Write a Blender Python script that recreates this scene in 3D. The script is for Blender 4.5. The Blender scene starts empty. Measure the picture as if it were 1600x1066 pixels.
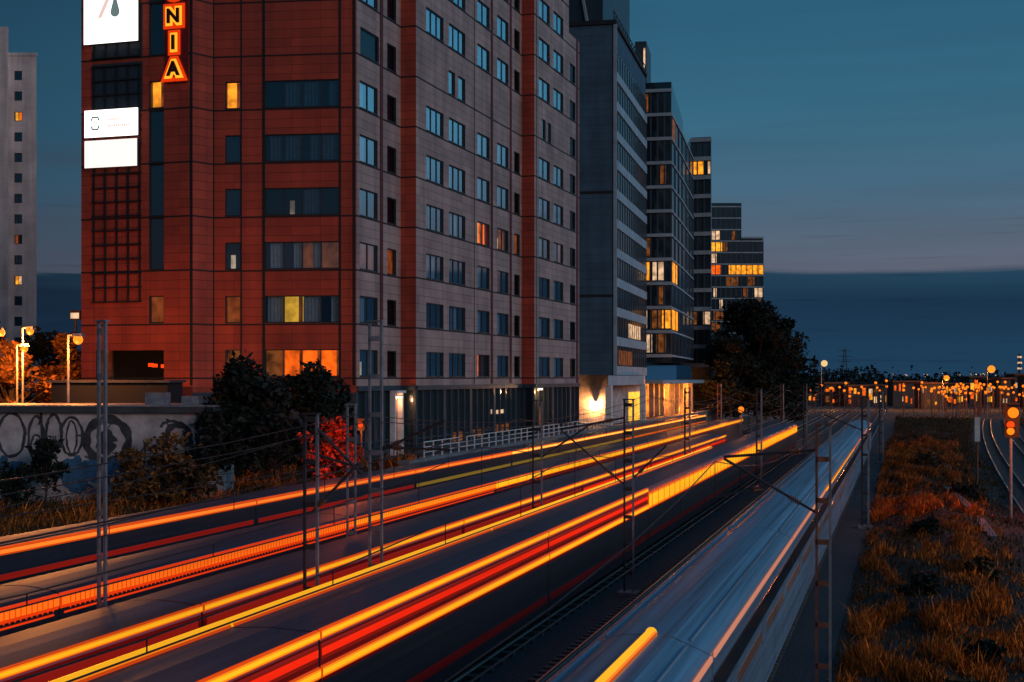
import bpy, math, random
from mathutils import Vector
R = math.radians
SC = bpy.context.scene
COL = SC.collection

# ------------------------------------------------------------------ camera
FPX, UC, VH, CZ = 2140.0, 800.0, 590.0, 9.4       # focal length in photo pixels, centre column, horizon row, eye height
YAW = math.atan(610.0 / FPX)                        # the tracks run along +Y
CS, SN = math.cos(YAW), math.sin(YAW)
cam_d = bpy.data.cameras.new('camera')
cam = bpy.data.objects.new('camera', cam_d)
COL.objects.link(cam)
cam_d.sensor_width = 36.0
cam_d.lens = 36.0 * FPX / 1600.0
cam_d.shift_y = (VH - 533.0) / 1600.0
cam_d.clip_end = 9000.0
cam_d.clip_start = 0.2
cam.location = (0, 0, CZ)
cam.rotation_euler = (R(90), 0, YAW)
SC.camera = cam

# ------------------------------------------------------------------ world, sun, exposure
SUN_DIR = Vector((0.80, -0.55, 0.24)).normalized()  # towards the afterglow
world = bpy.data.worlds.new('World')
SC.world = world
world.use_nodes = True
wn, wl = world.node_tree.nodes, world.node_tree.links
wn.clear()
w_out = wn.new('ShaderNodeOutputWorld')
w_bg = wn.new('ShaderNodeBackground')
w_sky = wn.new('ShaderNodeTexSky')
w_sky.sky_type = 'NISHITA'
w_sky.sun_disc = False
w_sky.sun_elevation = R(1.0)
w_sky.sun_rotation = math.atan2(SUN_DIR.x, SUN_DIR.y)
w_bg2 = wn.new('ShaderNodeBackground')
wl.new(w_sky.outputs[0], w_bg2.inputs[0])
w_bg2.inputs[1].default_value = 0.003
w_tc = wn.new('ShaderNodeTexCoord')
w_sep = wn.new('ShaderNodeSeparateXYZ')
wl.new(w_tc.outputs['Generated'], w_sep.inputs[0])
w_map = wn.new('ShaderNodeMapping')
w_map.inputs['Scale'].default_value = (2.2, 2.2, 46)
wl.new(w_tc.outputs['Generated'], w_map.inputs[0])
w_noi = wn.new('ShaderNodeTexNoise')
w_noi.inputs['Scale'].default_value = 1.3
w_noi.inputs['Detail'].default_value = 5
wl.new(w_map.outputs[0], w_noi.inputs['Vector'])
w_az = wn.new('ShaderNodeVectorMath'); w_az.operation = 'DOT_PRODUCT'
wl.new(w_tc.outputs['Generated'], w_az.inputs[0])
w_az.inputs[1].default_value = (CS, SN, 0)          # sine of the bearing to the right of the view
def wmath(op, a, b, c=None):
    n = wn.new('ShaderNodeMath'); n.operation = op
    for i, v in enumerate((a, b, c)):
        if v is None: continue
        if isinstance(v, (int, float)): n.inputs[i].default_value = v
        else: wl.new(v, n.inputs[i])
    return n.outputs[0]
# ragged cloud layers: strong on the left, a clean edge on the right
w_amp = wn.new('ShaderNodeMapRange')
wl.new(w_az.outputs['Value'], w_amp.inputs[0])
for i, v in zip((1, 2, 3, 4), (-0.3, 0.22, 0.10, 0.011)): w_amp.inputs[i].default_value = v
w_n0 = wmath('SUBTRACT', w_noi.outputs[0], 0.5)
w_el = wmath('MULTIPLY_ADD', w_n0, w_amp.outputs[0], w_sep.outputs['Z'])
w_el = wmath('MULTIPLY_ADD', w_az.outputs['Value'], -0.008, w_el)
def srgb(r, g, b):
    f = lambda c: c / 12.92 if c <= .04045 else ((c + .055) / 1.055) ** 2.4
    return (f(r / 255), f(g / 255), f(b / 255), 1)
w_ramp = wn.new('ShaderNodeValToRGB')
wl.new(wmath('MULTIPLY', w_el, 2.0), w_ramp.inputs[0])
cr = w_ramp.color_ramp
stops = [(-0.02, (30, 62, 90)), (0.03, (26, 60, 86)), (0.10, (19, 50, 76)), (0.141, (30, 64, 88)), (0.146, (92, 99, 117)),
         (0.20, (82, 100, 120)), (0.27, (67, 103, 127)), (0.38, (52, 102, 128)), (0.52, (42, 92, 120)), (0.72, (36, 86, 116)), (1.0, (30, 70, 104))]
cr.elements[0].position = 0.0; cr.elements[0].color = srgb(*stops[0][1])
cr.elements[1].position = 1.0; cr.elements[1].color = srgb(*stops[-1][1])
for p, c in stops[1:-1]:
    e = cr.elements.new(p); e.color = srgb(*c)
w_side = wn.new('ShaderNodeValToRGB')
wl.new(wmath('MULTIPLY_ADD', w_az.outputs['Value'], 0.5, 0.5), w_side.inputs[0])
sr = w_side.color_ramp
sr.elements[0].position = 0.0; sr.elements[0].color = (.45, .45, .45, 1)
sr.elements[1].position = 1.0; sr.elements[1].color = (5.0, 4.4, 4.0, 1)
for p, v in ((.32, (.50, .52, .55)), (.45, (.75, .78, .80)), (.56, (1, 1, 1)), (.68, (1.0, 1.0, 1.0)), (.80, (4.2, 4.0, 3.8))):
    e = sr.elements.new(p); e.color = (*v, 1)
w_low = wn.new('ShaderNodeValToRGB')
wl.new(wmath('MULTIPLY_ADD', w_az.outputs['Value'], 0.5, 0.5), w_low.inputs[0])
lr_ = w_low.color_ramp
lr_.elements[0].position = 0.0; lr_.elements[0].color = (.45, .45, .45, 1)
lr_.elements[1].position = 1.0; lr_.elements[1].color = (1.5, 1.3, 1.2, 1)
for p, v in ((.32, (.50, .52, .55)), (.45, (.75, .78, .80)), (.56, (1, 1, 1)), (.80, (1.1, 1.05, 1.0))):
    e = lr_.elements.new(p); e.color = (*v, 1)
w_lh = wn.new('ShaderNodeMapRange'); w_lh.interpolation_type = 'SMOOTHSTEP'
wl.new(w_sep.outputs['Z'], w_lh.inputs[0]); w_lh.inputs[1].default_value = .05; w_lh.inputs[2].default_value = .24
w_sm = wn.new('ShaderNodeMix'); w_sm.data_type = 'RGBA'
wl.new(w_lh.outputs[0], w_sm.inputs[0]); wl.new(w_low.outputs[0], w_sm.inputs[6]); wl.new(w_side.outputs[0], w_sm.inputs[7])
# a few thin dark streaks of cloud just above the bank
w_m2 = wn.new('ShaderNodeMapping'); w_m2.inputs['Scale'].default_value = (5, 5, 150); w_m2.inputs['Location'].default_value = (3.1, 1.7, 0)
wl.new(w_tc.outputs['Generated'], w_m2.inputs[0])
w_n2 = wn.new('ShaderNodeTexNoise'); w_n2.inputs['Scale'].default_value = 1.5; w_n2.inputs['Detail'].default_value = 4
wl.new(w_m2.outputs[0], w_n2.inputs['Vector'])
w_st = wn.new('ShaderNodeMapRange'); wl.new(w_n2.outputs[0], w_st.inputs[0])
for i, v in zip((1, 2, 3, 4), (.58, .72, 1.0, .70)): w_st.inputs[i].default_value = v
w_bd = wn.new('ShaderNodeMapRange'); w_bd.interpolation_type = 'SMOOTHSTEP'
wl.new(w_sep.outputs['Z'], w_bd.inputs[0])
for i, v in zip((1, 2, 3, 4), (.09, .15, 1.0, .0)): w_bd.inputs[i].default_value = v
w_mot = wmath('MULTIPLY_ADD', w_n0, 0.36, 1.0)
w_sk = wmath('SUBTRACT', w_mot, wmath('MULTIPLY', wmath('SUBTRACT', 1.0, w_st.outputs[0]), w_bd.outputs[0]))
w_mul = wn.new('ShaderNodeMix'); w_mul.data_type = 'RGBA'; w_mul.blend_type = 'MULTIPLY'
w_mul.inputs[0].default_value = 1.0
wl.new(w_ramp.outputs[0], w_mul.inputs[6]); wl.new(w_sm.outputs[2], w_mul.inputs[7])
w_m3 = wn.new('ShaderNodeMix'); w_m3.data_type = 'RGBA'; w_m3.blend_type = 'MULTIPLY'; w_m3.inputs[0].default_value = 1.0
wl.new(w_mul.outputs[2], w_m3.inputs[6]); wl.new(w_sk, w_m3.inputs[7])
wl.new(w_m3.outputs[2], w_bg.inputs[0])
w_bg.inputs[1].default_value = 0.99
w_add = wn.new('ShaderNodeAddShader')
wl.new(w_bg.outputs[0], w_add.inputs[0]); wl.new(w_bg2.outputs[0], w_add.inputs[1])
wl.new(w_add.outputs[0], w_out.inputs[0])

sun_d = bpy.data.lights.new('afterglow_sun', 'SUN')
sun_d.energy = 0.56
sun_d.angle = R(24)
sun_d.color = (1.0, 0.83, 0.74)
sun = bpy.data.objects.new('afterglow_sun', sun_d)
COL.objects.link(sun)
sun.rotation_euler = (-SUN_DIR).to_track_quat('-Z', 'Y').to_euler()

SC.view_settings.view_transform = 'Standard'
SC.view_settings.look = 'None'
SC.view_settings.exposure = 0.0
SC.view_settings.gamma = 1.0
SC.cycles.use_denoising = True
SC.cycles.max_bounces = 6
SC.cycles.sample_clamp_indirect = 4.0
SC.cycles.sample_clamp_direct = 0.0

# ------------------------------------------------------------------ helpers
def P2(u, dep):
    """ground-plan point seen in photo column u at distance dep along the view axis"""
    a = (u - UC) / FPX
    return Vector((dep * (-SN + a * CS), dep * (CS + a * SN)))
def ZV(v, dep): return CZ + (VH - v) / FPX * dep
def dep_at(u0, d0, uv, u): return d0 * (u0 - uv) / (u - uv)
def dep_x(u, x): return x / (-SN + (u - UC) / FPX * CS)      # distance at which column u meets the line X = x
def PX(u, x):
    d = dep_x(u, x); return P2(u, d), d

OFF = {}
def base_of(o):
    return OFF.get(o.name, Vector((0, 0, 0)))
class MB:
    def __init__(s): s.v = []; s.f = []; s.m = []
    def add(s, pts, m=0):
        i = len(s.v); s.v.extend(tuple(p) for p in pts); s.f.append(tuple(range(i, i + len(pts)))); s.m.append(m); return s
    def quad(s, a, b, c, d, m=0): return s.add((a, b, c, d), m)
    def hexa(s, p, m=0):               # p: 4 bottom, 4 top
        i = len(s.v); s.v.extend(tuple(q) for q in p)
        for f in ((3, 2, 1, 0), (4, 5, 6, 7), (0, 1, 5, 4), (1, 2, 6, 5), (2, 3, 7, 6), (3, 0, 4, 7)):
            s.f.append(tuple(i + k for k in f)); s.m.append(m)
        return s
    def box(s, x0, x1, y0, y1, z0, z1, m=0):
        return s.hexa([(x0, y0, z0), (x1, y0, z0), (x1, y1, z0), (x0, y1, z0), (x0, y0, z1), (x1, y0, z1), (x1, y1, z1), (x0, y1, z1)], m)
    def prism(s, poly, z0, z1, m=0, cap=True):
        n = len(poly); i = len(s.v)
        s.v.extend((p[0], p[1], z0) for p in poly); s.v.extend((p[0], p[1], z1) for p in poly)
        for k in range(n):
            j = (k + 1) % n; s.f.append((i + k, i + j, i + n + j, i + n + k)); s.m.append(m)
        if cap:
            s.f.append(tuple(i + n + k for k in range(n))); s.m.append(m)
            s.f.append(tuple(i + n - 1 - k for k in range(n))); s.m.append(m)
        return s
    def tube(s, p, q, r, n=6, r2=None, m=0, cap=True):
        p, q = Vector(p), Vector(q); d = (q - p)
        if d.length < 1e-6: return s
        d.normalize(); a = d.orthogonal().normalized(); b = d.cross(a); r2 = r if r2 is None else r2
        i = len(s.v)
        for c, rr in ((p, r), (q, r2)):
            for k in range(n):
                t = 2 * math.pi * k / n; s.v.append(tuple(c + (a * math.cos(t) + b * math.sin(t)) * rr))
        for k in range(n):
            j = (k + 1) % n; s.f.append((i + k, i + j, i + n + j, i + n + k)); s.m.append(m)
        if cap:
            s.f.append(tuple(i + n + k for k in range(n))); s.m.append(m)
            s.f.append(tuple(i + n - 1 - k for k in range(n))); s.m.append(m)
        return s
    def bar(s, p, q, w, m=0):          # square bar
        p, q = Vector(p), Vector(q); d = (q - p).normalized()
        a = d.cross(Vector((0, 0, 1)))
        a = Vector((1, 0, 0)) if a.length < 1e-3 else a.normalized()
        b = d.cross(a).normalized(); h = w / 2
        o = [(-a - b) * h, (a - b) * h, (a + b) * h, (-a + b) * h]
        return s.hexa([p + k for k in o] + [q + k for k in o], m)
    def ball(s, c, r, n=8, k=6, m=0, sz=1.0):
        c = Vector(c); i = len(s.v)
        for a in range(k + 1):
            t = math.pi * a / k
            for b in range(n):
                f = 2 * math.pi * b / n
                s.v.append((c.x + r * math.sin(t) * math.cos(f), c.y + r * math.sin(t) * math.sin(f), c.z + r * sz * math.cos(t)))
        for a in range(k):
            for b in range(n):
                b2 = (b + 1) % n
                s.f.append((i + a * n + b, i + (a + 1) * n + b, i + (a + 1) * n + b2, i + a * n + b2)); s.m.append(m)
        return s
    def build(s, name, mats, parent=None, loc=None, smooth=False):
        me = bpy.data.meshes.new(name)
        off = base_of(parent) if parent else (Vector(loc) if loc is not None else Vector((0, 0, 0)))
        me.from_pydata([(v[0] - off.x, v[1] - off.y, v[2] - off.z) for v in s.v], [], s.f)
        for m in (mats if isinstance(mats, (list, tuple)) else [mats]): me.materials.append(m)
        me.polygons.foreach_set('material_index', s.m)
        if smooth: me.polygons.foreach_set('use_smooth', [True] * len(s.f))
        me.update()
        o = bpy.data.objects.new(name, me); COL.objects.link(o)
        if parent: o.parent = parent
        elif loc is not None: o.location = loc
        OFF[o.name] = off
        return o
def thing(name, label, cat, loc, group=None):
    o = bpy.data.objects.new(name, None); COL.objects.link(o)
    o.location = loc; o.empty_display_size = .3
    OFF[o.name] = Vector(loc)
    o['label'] = label; o['category'] = cat
    if group: o['group'] = group
    return o
def tag(o, label, cat, group=None, kind=None):
    o['label'] = label; o['category'] = cat
    if group: o['group'] = group
    if kind: o['kind'] = kind
    return o
def struct(o): o['kind'] = 'structure'; return o
def copy_tree(o, parent=None):
    c = o.copy(); COL.objects.link(c)
    if parent: c.parent = parent
    for ch in o.children: copy_tree(ch, c)
    return c

# ------------------------------------------------------------------ materials
def mat(name, col, rough=.6, metal=0.0, var=.0, vscale=1.0, stretch=(1, 1, 1), bump=.0, spec=.5, coat=0.0):
    m = bpy.data.materials.new(name); m.use_nodes = True
    n, l = m.node_tree.nodes, m.node_tree.links
    b = n['Principled BSDF']
    b.inputs['Base Color'].default_value = (*col, 1)
    b.inputs['Roughness'].default_value = rough
    b.inputs['Metallic'].default_value = metal
    b.inputs['Specular IOR Level'].default_value = spec
    b.inputs['Coat Weight'].default_value = coat
    if var or bump:
        g = n.new('ShaderNodeNewGeometry'); mp = n.new('ShaderNodeMapping')
        mp.inputs['Scale'].default_value = stretch
        l.new(g.outputs['Position'], mp.inputs[0])
        t = n.new('ShaderNodeTexNoise'); t.inputs['Scale'].default_value = vscale; t.inputs['Detail'].default_value = 6
        t.inputs['Roughness'].default_value = .65
        l.new(mp.outputs[0], t.inputs['Vector'])
        if var:
            r = n.new('ShaderNodeValToRGB'); l.new(t.outputs[0], r.inputs[0])
            r.color_ramp.elements[0].position = .32; r.color_ramp.elements[1].position = .68
            r.color_ramp.elements[0].color = (*[max(0, c * (1 - var)) for c in col], 1)
            r.color_ramp.elements[1].color = (*[min(1, c * (1 + var)) for c in col], 1)
            l.new(r.outputs[0], b.inputs['Base Color'])
        if bump:
            bp = n.new('ShaderNodeBump'); bp.inputs['Strength'].default_value = bump; bp.inputs['Distance'].default_value = .05
            l.new(t.outputs[0], bp.inputs['Height']); l.new(bp.outputs[0], b.inputs['Normal'])
    return m
def emit(name, col, strength, var=0.0, vscale=.5, stretch=(1, 1, 1), lo=.35):
    m = bpy.data.materials.new(name); m.use_nodes = True
    n, l = m.node_tree.nodes, m.node_tree.links
    b = n['Principled BSDF']
    b.inputs['Base Color'].default_value = (.004, .003, .002, 1); b.inputs['Specular IOR Level'].default_value = .05
    b.inputs['Emission Color'].default_value = (*col, 1)
    b.inputs['Emission Strength'].default_value = strength
    b.inputs['Roughness'].default_value = .4
    if var:
        g = n.new('ShaderNodeNewGeometry'); mp = n.new('ShaderNodeMapping'); mp.inputs['Scale'].default_value = stretch
        l.new(g.outputs['Position'], mp.inputs[0])
        t = n.new('ShaderNodeTexNoise'); t.inputs['Scale'].default_value = vscale; t.inputs['Detail'].default_value = 3
        l.new(mp.outputs[0], t.inputs['Vector'])
        mr = n.new('ShaderNodeMapRange'); l.new(t.outputs[0], mr.inputs[0])
        mr.inputs[1].default_value = .35; mr.inputs[2].default_value = .65
        mr.inputs[3].default_value = strength * (1 - var); mr.inputs[4].default_value = strength * (1 + var)
        l.new(mr.outputs[0], b.inputs['Emission Strength'])
    return m
def cladding(name, col, row=.62, width=1.9, groove=.25, var=.18, rough=.75):
    """panelled facade: thin dark joints, every panel slightly different"""
    m = bpy.data.materials.new(name); m.use_nodes = True
    n, l = m.node_tree.nodes, m.node_tree.links
    b = n['Principled BSDF']; b.inputs['Roughness'].default_value = rough
    g = n.new('ShaderNodeNewGeometry')
    vr = n.new('ShaderNodeVectorRotate'); vr.rotation_type = 'Z_AXIS'; vr.inputs['Angle'].default_value = R(10)
    l.new(g.outputs['Position'], vr.inputs['Vector'])
    sp = n.new('ShaderNodeSeparateXYZ'); l.new(vr.outputs[0], sp.inputs[0])
    ad = n.new('ShaderNodeMath'); ad.operation = 'ADD'; l.new(sp.outputs['X'], ad.inputs[0]); l.new(sp.outputs['Y'], ad.inputs[1])
    cb = n.new('ShaderNodeCombineXYZ'); l.new(ad.outputs[0], cb.inputs[0]); l.new(sp.outputs['Z'], cb.inputs[1])
    br = n.new('ShaderNodeTexBrick'); l.new(cb.outputs[0], br.inputs['Vector'])
    br.inputs['Scale'].default_value = 1.0; br.inputs['Brick Width'].default_value = width; br.inputs['Row Height'].default_value = row
    br.inputs['Mortar Size'].default_value = .022; br.inputs['Mortar Smooth'].default_value = .3; br.offset = 0.0
    br.inputs['Color1'].default_value = (*[c * (1 - var) for c in col], 1)
    br.inputs['Color2'].default_value = (*[c * (1 + var) for c in col], 1)
    br.inputs['Mortar'].default_value = (*[c * groove for c in col], 1)
    t = n.new('ShaderNodeTexNoise'); t.inputs['Scale'].default_value = .35; t.inputs['Detail'].default_value = 7
    l.new(g.outputs['Position'], t.inputs['Vector'])
    mr = n.new('ShaderNodeMapRange'); l.new(t.outputs[0], mr.inputs[0])
    mr.inputs[1].default_value = .3; mr.inputs[2].default_value = .7; mr.inputs[3].default_value = .78; mr.inputs[4].default_value = 1.2
    mp = n.new('ShaderNodeMapping'); mp.inputs['Scale'].default_value = (1.1, 1.1, .07); l.new(g.outputs['Position'], mp.inputs[0])
    t2 = n.new('ShaderNodeTexNoise'); t2.inputs['Scale'].default_value = 1.0; t2.inputs['Detail'].default_value = 5; l.new(mp.outputs[0], t2.inputs['Vector'])
    m2 = n.new('ShaderNodeMapRange'); l.new(t2.outputs[0], m2.inputs[0])
    m2.inputs[1].default_value = .35; m2.inputs[2].default_value = .65; m2.inputs[3].default_value = .82; m2.inputs[4].default_value = 1.1
    mm = n.new('ShaderNodeMath'); mm.operation = 'MULTIPLY'; l.new(mr.outputs[0], mm.inputs[0]); l.new(m2.outputs[0], mm.inputs[1]); mr = mm
    mx = n.new('ShaderNodeMix'); mx.data_type = 'RGBA'; mx.blend_type = 'MULTIPLY'; mx.inputs[0].default_value = 1
    l.new(br.outputs['Color'], mx.inputs[6]); l.new(mr.outputs[0], mx.inputs[7]); l.new(mx.outputs[2], b.inputs['Base Color'])
    bp = n.new('ShaderNodeBump'); bp.inputs['Strength'].default_value = .5; bp.inputs['Distance'].default_value = .03; bp.invert = True
    l.new(br.outputs['Fac'], bp.inputs['Height']); l.new(bp.outputs[0], b.inputs['Normal'])
    return m
def glass(name, refl=.4, tint=(.55, .7, .8), rough=.03):
    m = bpy.data.materials.new(name); m.use_nodes = True
    n, l = m.node_tree.nodes, m.node_tree.links
    n.remove(n['Principled BSDF']); o = n['Material Output']
    tr = n.new('ShaderNodeBsdfTransparent'); tr.inputs[0].default_value = (*tint, 1)
    gl = n.new('ShaderNodeBsdfGlossy'); gl.inputs['Roughness'].default_value = rough; gl.inputs[0].default_value = (.9, .95, 1, 1)
    lw = n.new('ShaderNodeLayerWeight'); lw.inputs[0].default_value = .35
    mr = n.new('ShaderNodeMapRange'); l.new(lw.outputs['Facing'], mr.inputs[0])
    mr.inputs[3].default_value = refl * .45; mr.inputs[4].default_value = min(1, refl * 1.5)
    mx = n.new('ShaderNodeMixShader'); l.new(mr.outputs[0], mx.inputs[0]); l.new(tr.outputs[0], mx.inputs[1]); l.new(gl.outputs[0], mx.inputs[2])
    l.new(mx.outputs[0], o.inputs[0])
    return m
def leafmat(name, col, var=.5):
    m = bpy.data.materials.new(name); m.use_nodes = True
    n, l = m.node_tree.nodes, m.node_tree.links
    b = n['Principled BSDF']; b.inputs['Roughness'].default_value = .7; b.inputs['Specular IOR Level'].default_value = .25
    g = n.new('ShaderNodeNewGeometry')
    r = n.new('ShaderNodeValToRGB'); l.new(g.outputs['Random Per Island'], r.inputs[0])
    r.color_ramp.elements[0].color = (*[c * (1 - var) for c in col], 1)
    r.color_ramp.elements[1].color = (*[min(1, c * (1 + var)) for c in col], 1)
    l.new(r.outputs[0], b.inputs['Base Color'])
    return m

M = {}
M['ground'] = mat('ground', (.035, .024, .015), .95, var=.5, vscale=.9, bump=.6)
M['ballast'] = mat('ballast', (.042, .040, .042), .95, var=.65, vscale=7, bump=1.0)
M['rail'] = mat('rail_steel', (.30, .28, .27), .28, .9, var=.2, vscale=2)
M['sleeper'] = mat('sleeper', (.10, .095, .09), .9, var=.3, vscale=3)
M['concrete'] = mat('concrete', (.19, .185, .19), .85, var=.35, vscale=1.2, bump=.3)
M['pave'] = mat('paving', (.10, .095, .10), .85, var=.3, vscale=1.5)
M['asphalt'] = mat('asphalt', (.045, .045, .05), .8, var=.3, vscale=2)
M['red_clad'] = cladding('red_panels', (.40, .052, .026), row=.62, width=2.6, groove=.42, var=.12)
M['grey_clad'] = cladding('grey_panels', (.375, .24, .205), row=.62, width=2.0, groove=.5, var=.10)
M['fin_clad'] = cladding('dark_red_panels', (.11, .020, .016), row=.62, width=2.6, groove=.5, var=.1)
M['dark_joint'] = mat('dark_joint', (.012, .011, .013), .8)
M['frame'] = mat('window_frame', (.022, .026, .032), .5)
M['glass'] = glass('window_glass', .42)
M['glass_dark'] = glass('dark_glass', .34, (.25, .32, .40))
M['glass_matt'] = glass('matt_dark_glass', .07, (.30, .38, .46), .2)
M['glass_clear'] = glass('clear_glass', .10, (.95, .93, .90))
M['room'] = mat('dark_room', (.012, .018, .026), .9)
M['curtain'] = mat('curtain', (.55, .55, .54), .9, var=.15, vscale=3)
M['curtain_warm'] = emit('curtain_backlit', (.60, .13, .03), .30, .5, 1.2)
M['lit_amber'] = emit('room_amber', (1, .33, .018), 1.15, .45, 1.3)
M['lit_yellow'] = emit('room_yellow', (1, .43, .03), 1.1, .30, 1.3)
M['lit_orange'] = emit('room_orange', (1, .13, .006), 1.0, .5, 1.1)
M['lobby_orange'] = emit('lobby_orange', (1, .22, .015), 1.3, .7, .9)
M['lobby_yellow'] = emit('lobby_yellow', (1, .52, .05), 1.15, .25, .8)
M['lit_pale'] = emit('room_pale', (1, .62, .36), .7, .5, 1.2)
M['lit_dim'] = emit('room_dim', (.75, .22, .05), .18, .6, 1.2)
M['shop_glass'] = mat('shopfront_glass', (.015, .035, .045), .12, spec=.8)
M['navy'] = mat('navy_panel', (.030, .045, .060), .5, var=.2, vscale=.6)
M['sign_white'] = emit('sign_white', (1, .93, .88), 2.2)
M['sign_pale'] = emit('sign_pale', (1, .90, .84), 1.15)
M['sign_pink'] = emit('sign_pink', (.95, .66, .60), .92)
M['sign_grey'] = emit('sign_grey', (.17, .25, .25), .75)
M['letter'] = mat('letter_face', (.05, .006, .004), .5)
M['halo_y'] = emit('letter_halo_yellow', (1, .36, .02), 1.5)
M['halo_r'] = emit('letter_halo_red', (1, .05, .003), .8)
M['lattice'] = mat('lattice', (.015, .013, .015), .6)
M['blue_clad'] = cladding('blue_grey_panels', (.045, .095, .145), row=.95, width=60, groove=.45, var=.07)
M['slab_pale'] = mat('pale_spandrel', (.30, .36, .40), .6, var=.2, vscale=.4)
M['tower_glass'] = mat('tower_glass', (.012, .022, .032), .10, var=.5, vscale=.35, spec=.9)
M['tower_glass_b'] = mat('tower_glass_blue', (.022, .040, .055), .16, var=.5, vscale=.25, spec=.9)
M['mullion'] = mat('mullion', (.05, .06, .07), .5)
M['white_wall'] = cladding('white_panels', (.60, .50, .47), row=2.95, width=3.4, groove=.72, var=.04)
M['plaster'] = mat('grey_plaster', (.50, .41, .40), .9, var=.4, vscale=.8, bump=.2)
M['spray_dark'] = mat('spray_dark', (.055, .05, .055), .85, var=.5, vscale=1.5)
M['spray_blue'] = mat('spray_blue', (.05, .13, .24), .85, var=.4, vscale=1.5)
M['bitumen'] = mat('bitumen', (.06, .06, .066), .8, var=.3, vscale=1)
M['galv'] = mat('galvanised_steel', (.26, .25, .27), .55, .5, var=.35, vscale=2.5)
M['rust'] = mat('rusty_steel', (.20, .075, .045), .7, .3, var=.5, vscale=2.5)
M['dark_steel'] = mat('dark_steel', (.05, .045, .05), .6, .4, var=.3, vscale=3)
M['porcelain'] = mat('insulator', (.16, .07, .05), .3)
M['wire'] = mat('wire', (.025, .02, .02), .5, .5)
M['white_paint'] = mat('white_paint', (.68, .64, .62), .55, var=.15, vscale=2)
M['bark'] = mat('bark', (.05, .036, .026), .9, var=.4, vscale=5)
M['leaf'] = leafmat('leaf_dark', (.010, .014, .009))
M['leaf_warm'] = leafmat('leaf_warm', (.17, .07, .018), .7)  # brown shrubs; for the street trees, orange lamplight put into the colour
M['leaf_red_lit'] = leafmat('leaf_red_lit', (.34, .034, .012), .85)  # red signal light put into the leaf colour
M['weed'] = leafmat('weed_dry_lit_orange', (.58, .140, .016), .8)  # dry weeds with orange lamplight put into their colour
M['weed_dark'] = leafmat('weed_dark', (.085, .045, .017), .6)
M['lamp'] = emit('lamp_sodium', (1, .25, .015), 1.5)
M['lamp_white'] = emit('lamp_warm_white', (1, .72, .40), 9)
M['lamp_red'] = emit('lamp_red', (1, .05, .004), 1.5)
M['lamp_amber'] = emit('lamp_amber', (1, .20, .008), 1.45)
M['lamp_moon'] = emit('lamp_pale_yellow', (1, .70, .28), .9)
M['black'] = mat('black_rubber', (.012, .012, .014), .8)
M['bogie'] = mat('bogie', (.03, .026, .025), .8, .2, var=.4, vscale=3)
# trains
def paint(name, col, rough=.32, metal=.0, var=.35, coat=.2):
    return mat(name, col, rough, metal, var=var, vscale=1.0, stretch=(5, .05, 5), coat=coat)
M['blue_roof'] = paint('train_roof_grey_blue', (.17, .29, .38), .45, .25, .55, 0)
M['silver_side'] = paint('train_side_grey', (.19, .26, .34), .45, .2, .45)
M['brown_reflection'] = paint('train_brown_reflection', (.30, .13, .075), .4, 0, .5)
M['red_body'] = paint('train_red', (.45, .010, .006), .35, 0, .45)
M['maroon_body'] = paint('train_maroon', (.16, .006, .006), .35, 0, .45)
M['grey_skirt'] = paint('train_grey', (.20, .20, .225), .5, .1, .45)
M['dark_skirt'] = paint('train_dark_skirt', (.030, .024, .030), .5, 0, .4)
M['navy_body'] = paint('train_navy', (.020, .028, .042), .35, .1, .4)
M['dark_roof'] = paint('train_roof_dark', (.026, .052, .088), .5, .2, .5, 0)
AM = (1, .43, .012)
def strip(name, col, k): return emit(name, col, k, .16, .5, (3, .07, 3))  # glowing bands that stand in for the trails of passing lights
M['strip_core'] = strip('trail_amber', (1, .44, .012), 1.08)
M['strip_mid'] = strip('trail_orange_rim', (1, .24, .006), .95)
M['strip_hot'] = strip('trail_hot', (1, .50, .07), 1.35)
M['strip_edge'] = strip('trail_edge', (1, .09, .003), .62)
M['strip_orange'] = strip('trail_orange', (1, .155, .008), 1.0)
M['strip_red'] = strip('trail_red', (1, .022, .004), .85)
M['strip_redim'] = strip('trail_dim_red', (.60, .02, .012), .32)
M['strip_pink'] = strip('trail_pink', (1, .36, .22), .50)
M['strip_olive'] = strip('trail_olive', (.60, .36, .05), .30)

# ------------------------------------------------------------------ ground, tracks
random.seed(5)
def sm(a, b, x):
    t = max(0, min(1, (x - a) / (b - a))); return t * t * (3 - 2 * t)
def hgt(x, y):
    z = -.36
    near = 2.5 * sm(-30.6, -37.5, x) + .25 * math.sin(x * .9 + y * .31) * sm(-31.5, -34, x) * (1 - sm(-37, -40, x))
    plate = 4.0 if x < -31.0 else 0
    k = sm(78, 86, y); far = 1 - sm(260, 380, y)
    left = near * (1 - k) + plate * k * far
    ridge = (.60 + .28 * math.sin(x * 1.3 + y * .17) * math.sin(y * .41 + x * .6) + .3 * math.sin(y * .21) + .2 * math.sin(y * .53 + 1.3)) * math.exp(-((x - 1.1 - .012 * y) / (2.4 + .010 * y)) ** 2) * (1 - sm(190, 300, y)) * sm(-1.6, -.2, x + .9)
    return z + left + ridge + (.06 * math.sin(3.1 * x + 1.7 * y) if x > -1.4 and x < 6 else 0)
xs = [-3000, -1200, -500, -250, -140, -95, -75, -62] + [-56 + .8 * i for i in range(31)] + [-31.1, -30.9] + [-30 + 2 * i for i in range(14)] + [-2.2 + .42 * i for i in range(34)] + [13, 16, 20, 28, 45, 90, 200, 500, 1200, 3000]
ys = [-60, -20] + [-4 + 2.0 * i for i in range(52)] + [104 + 8 * i for i in range(30)] + [360, 400, 480, 620, 900, 1500, 2600, 5200]
xs = sorted(set(xs)); ys = sorted(set(ys))
g = MB()
for y in ys:
    for x in xs: g.v.append((x, y, hgt(x, y)))
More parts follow.
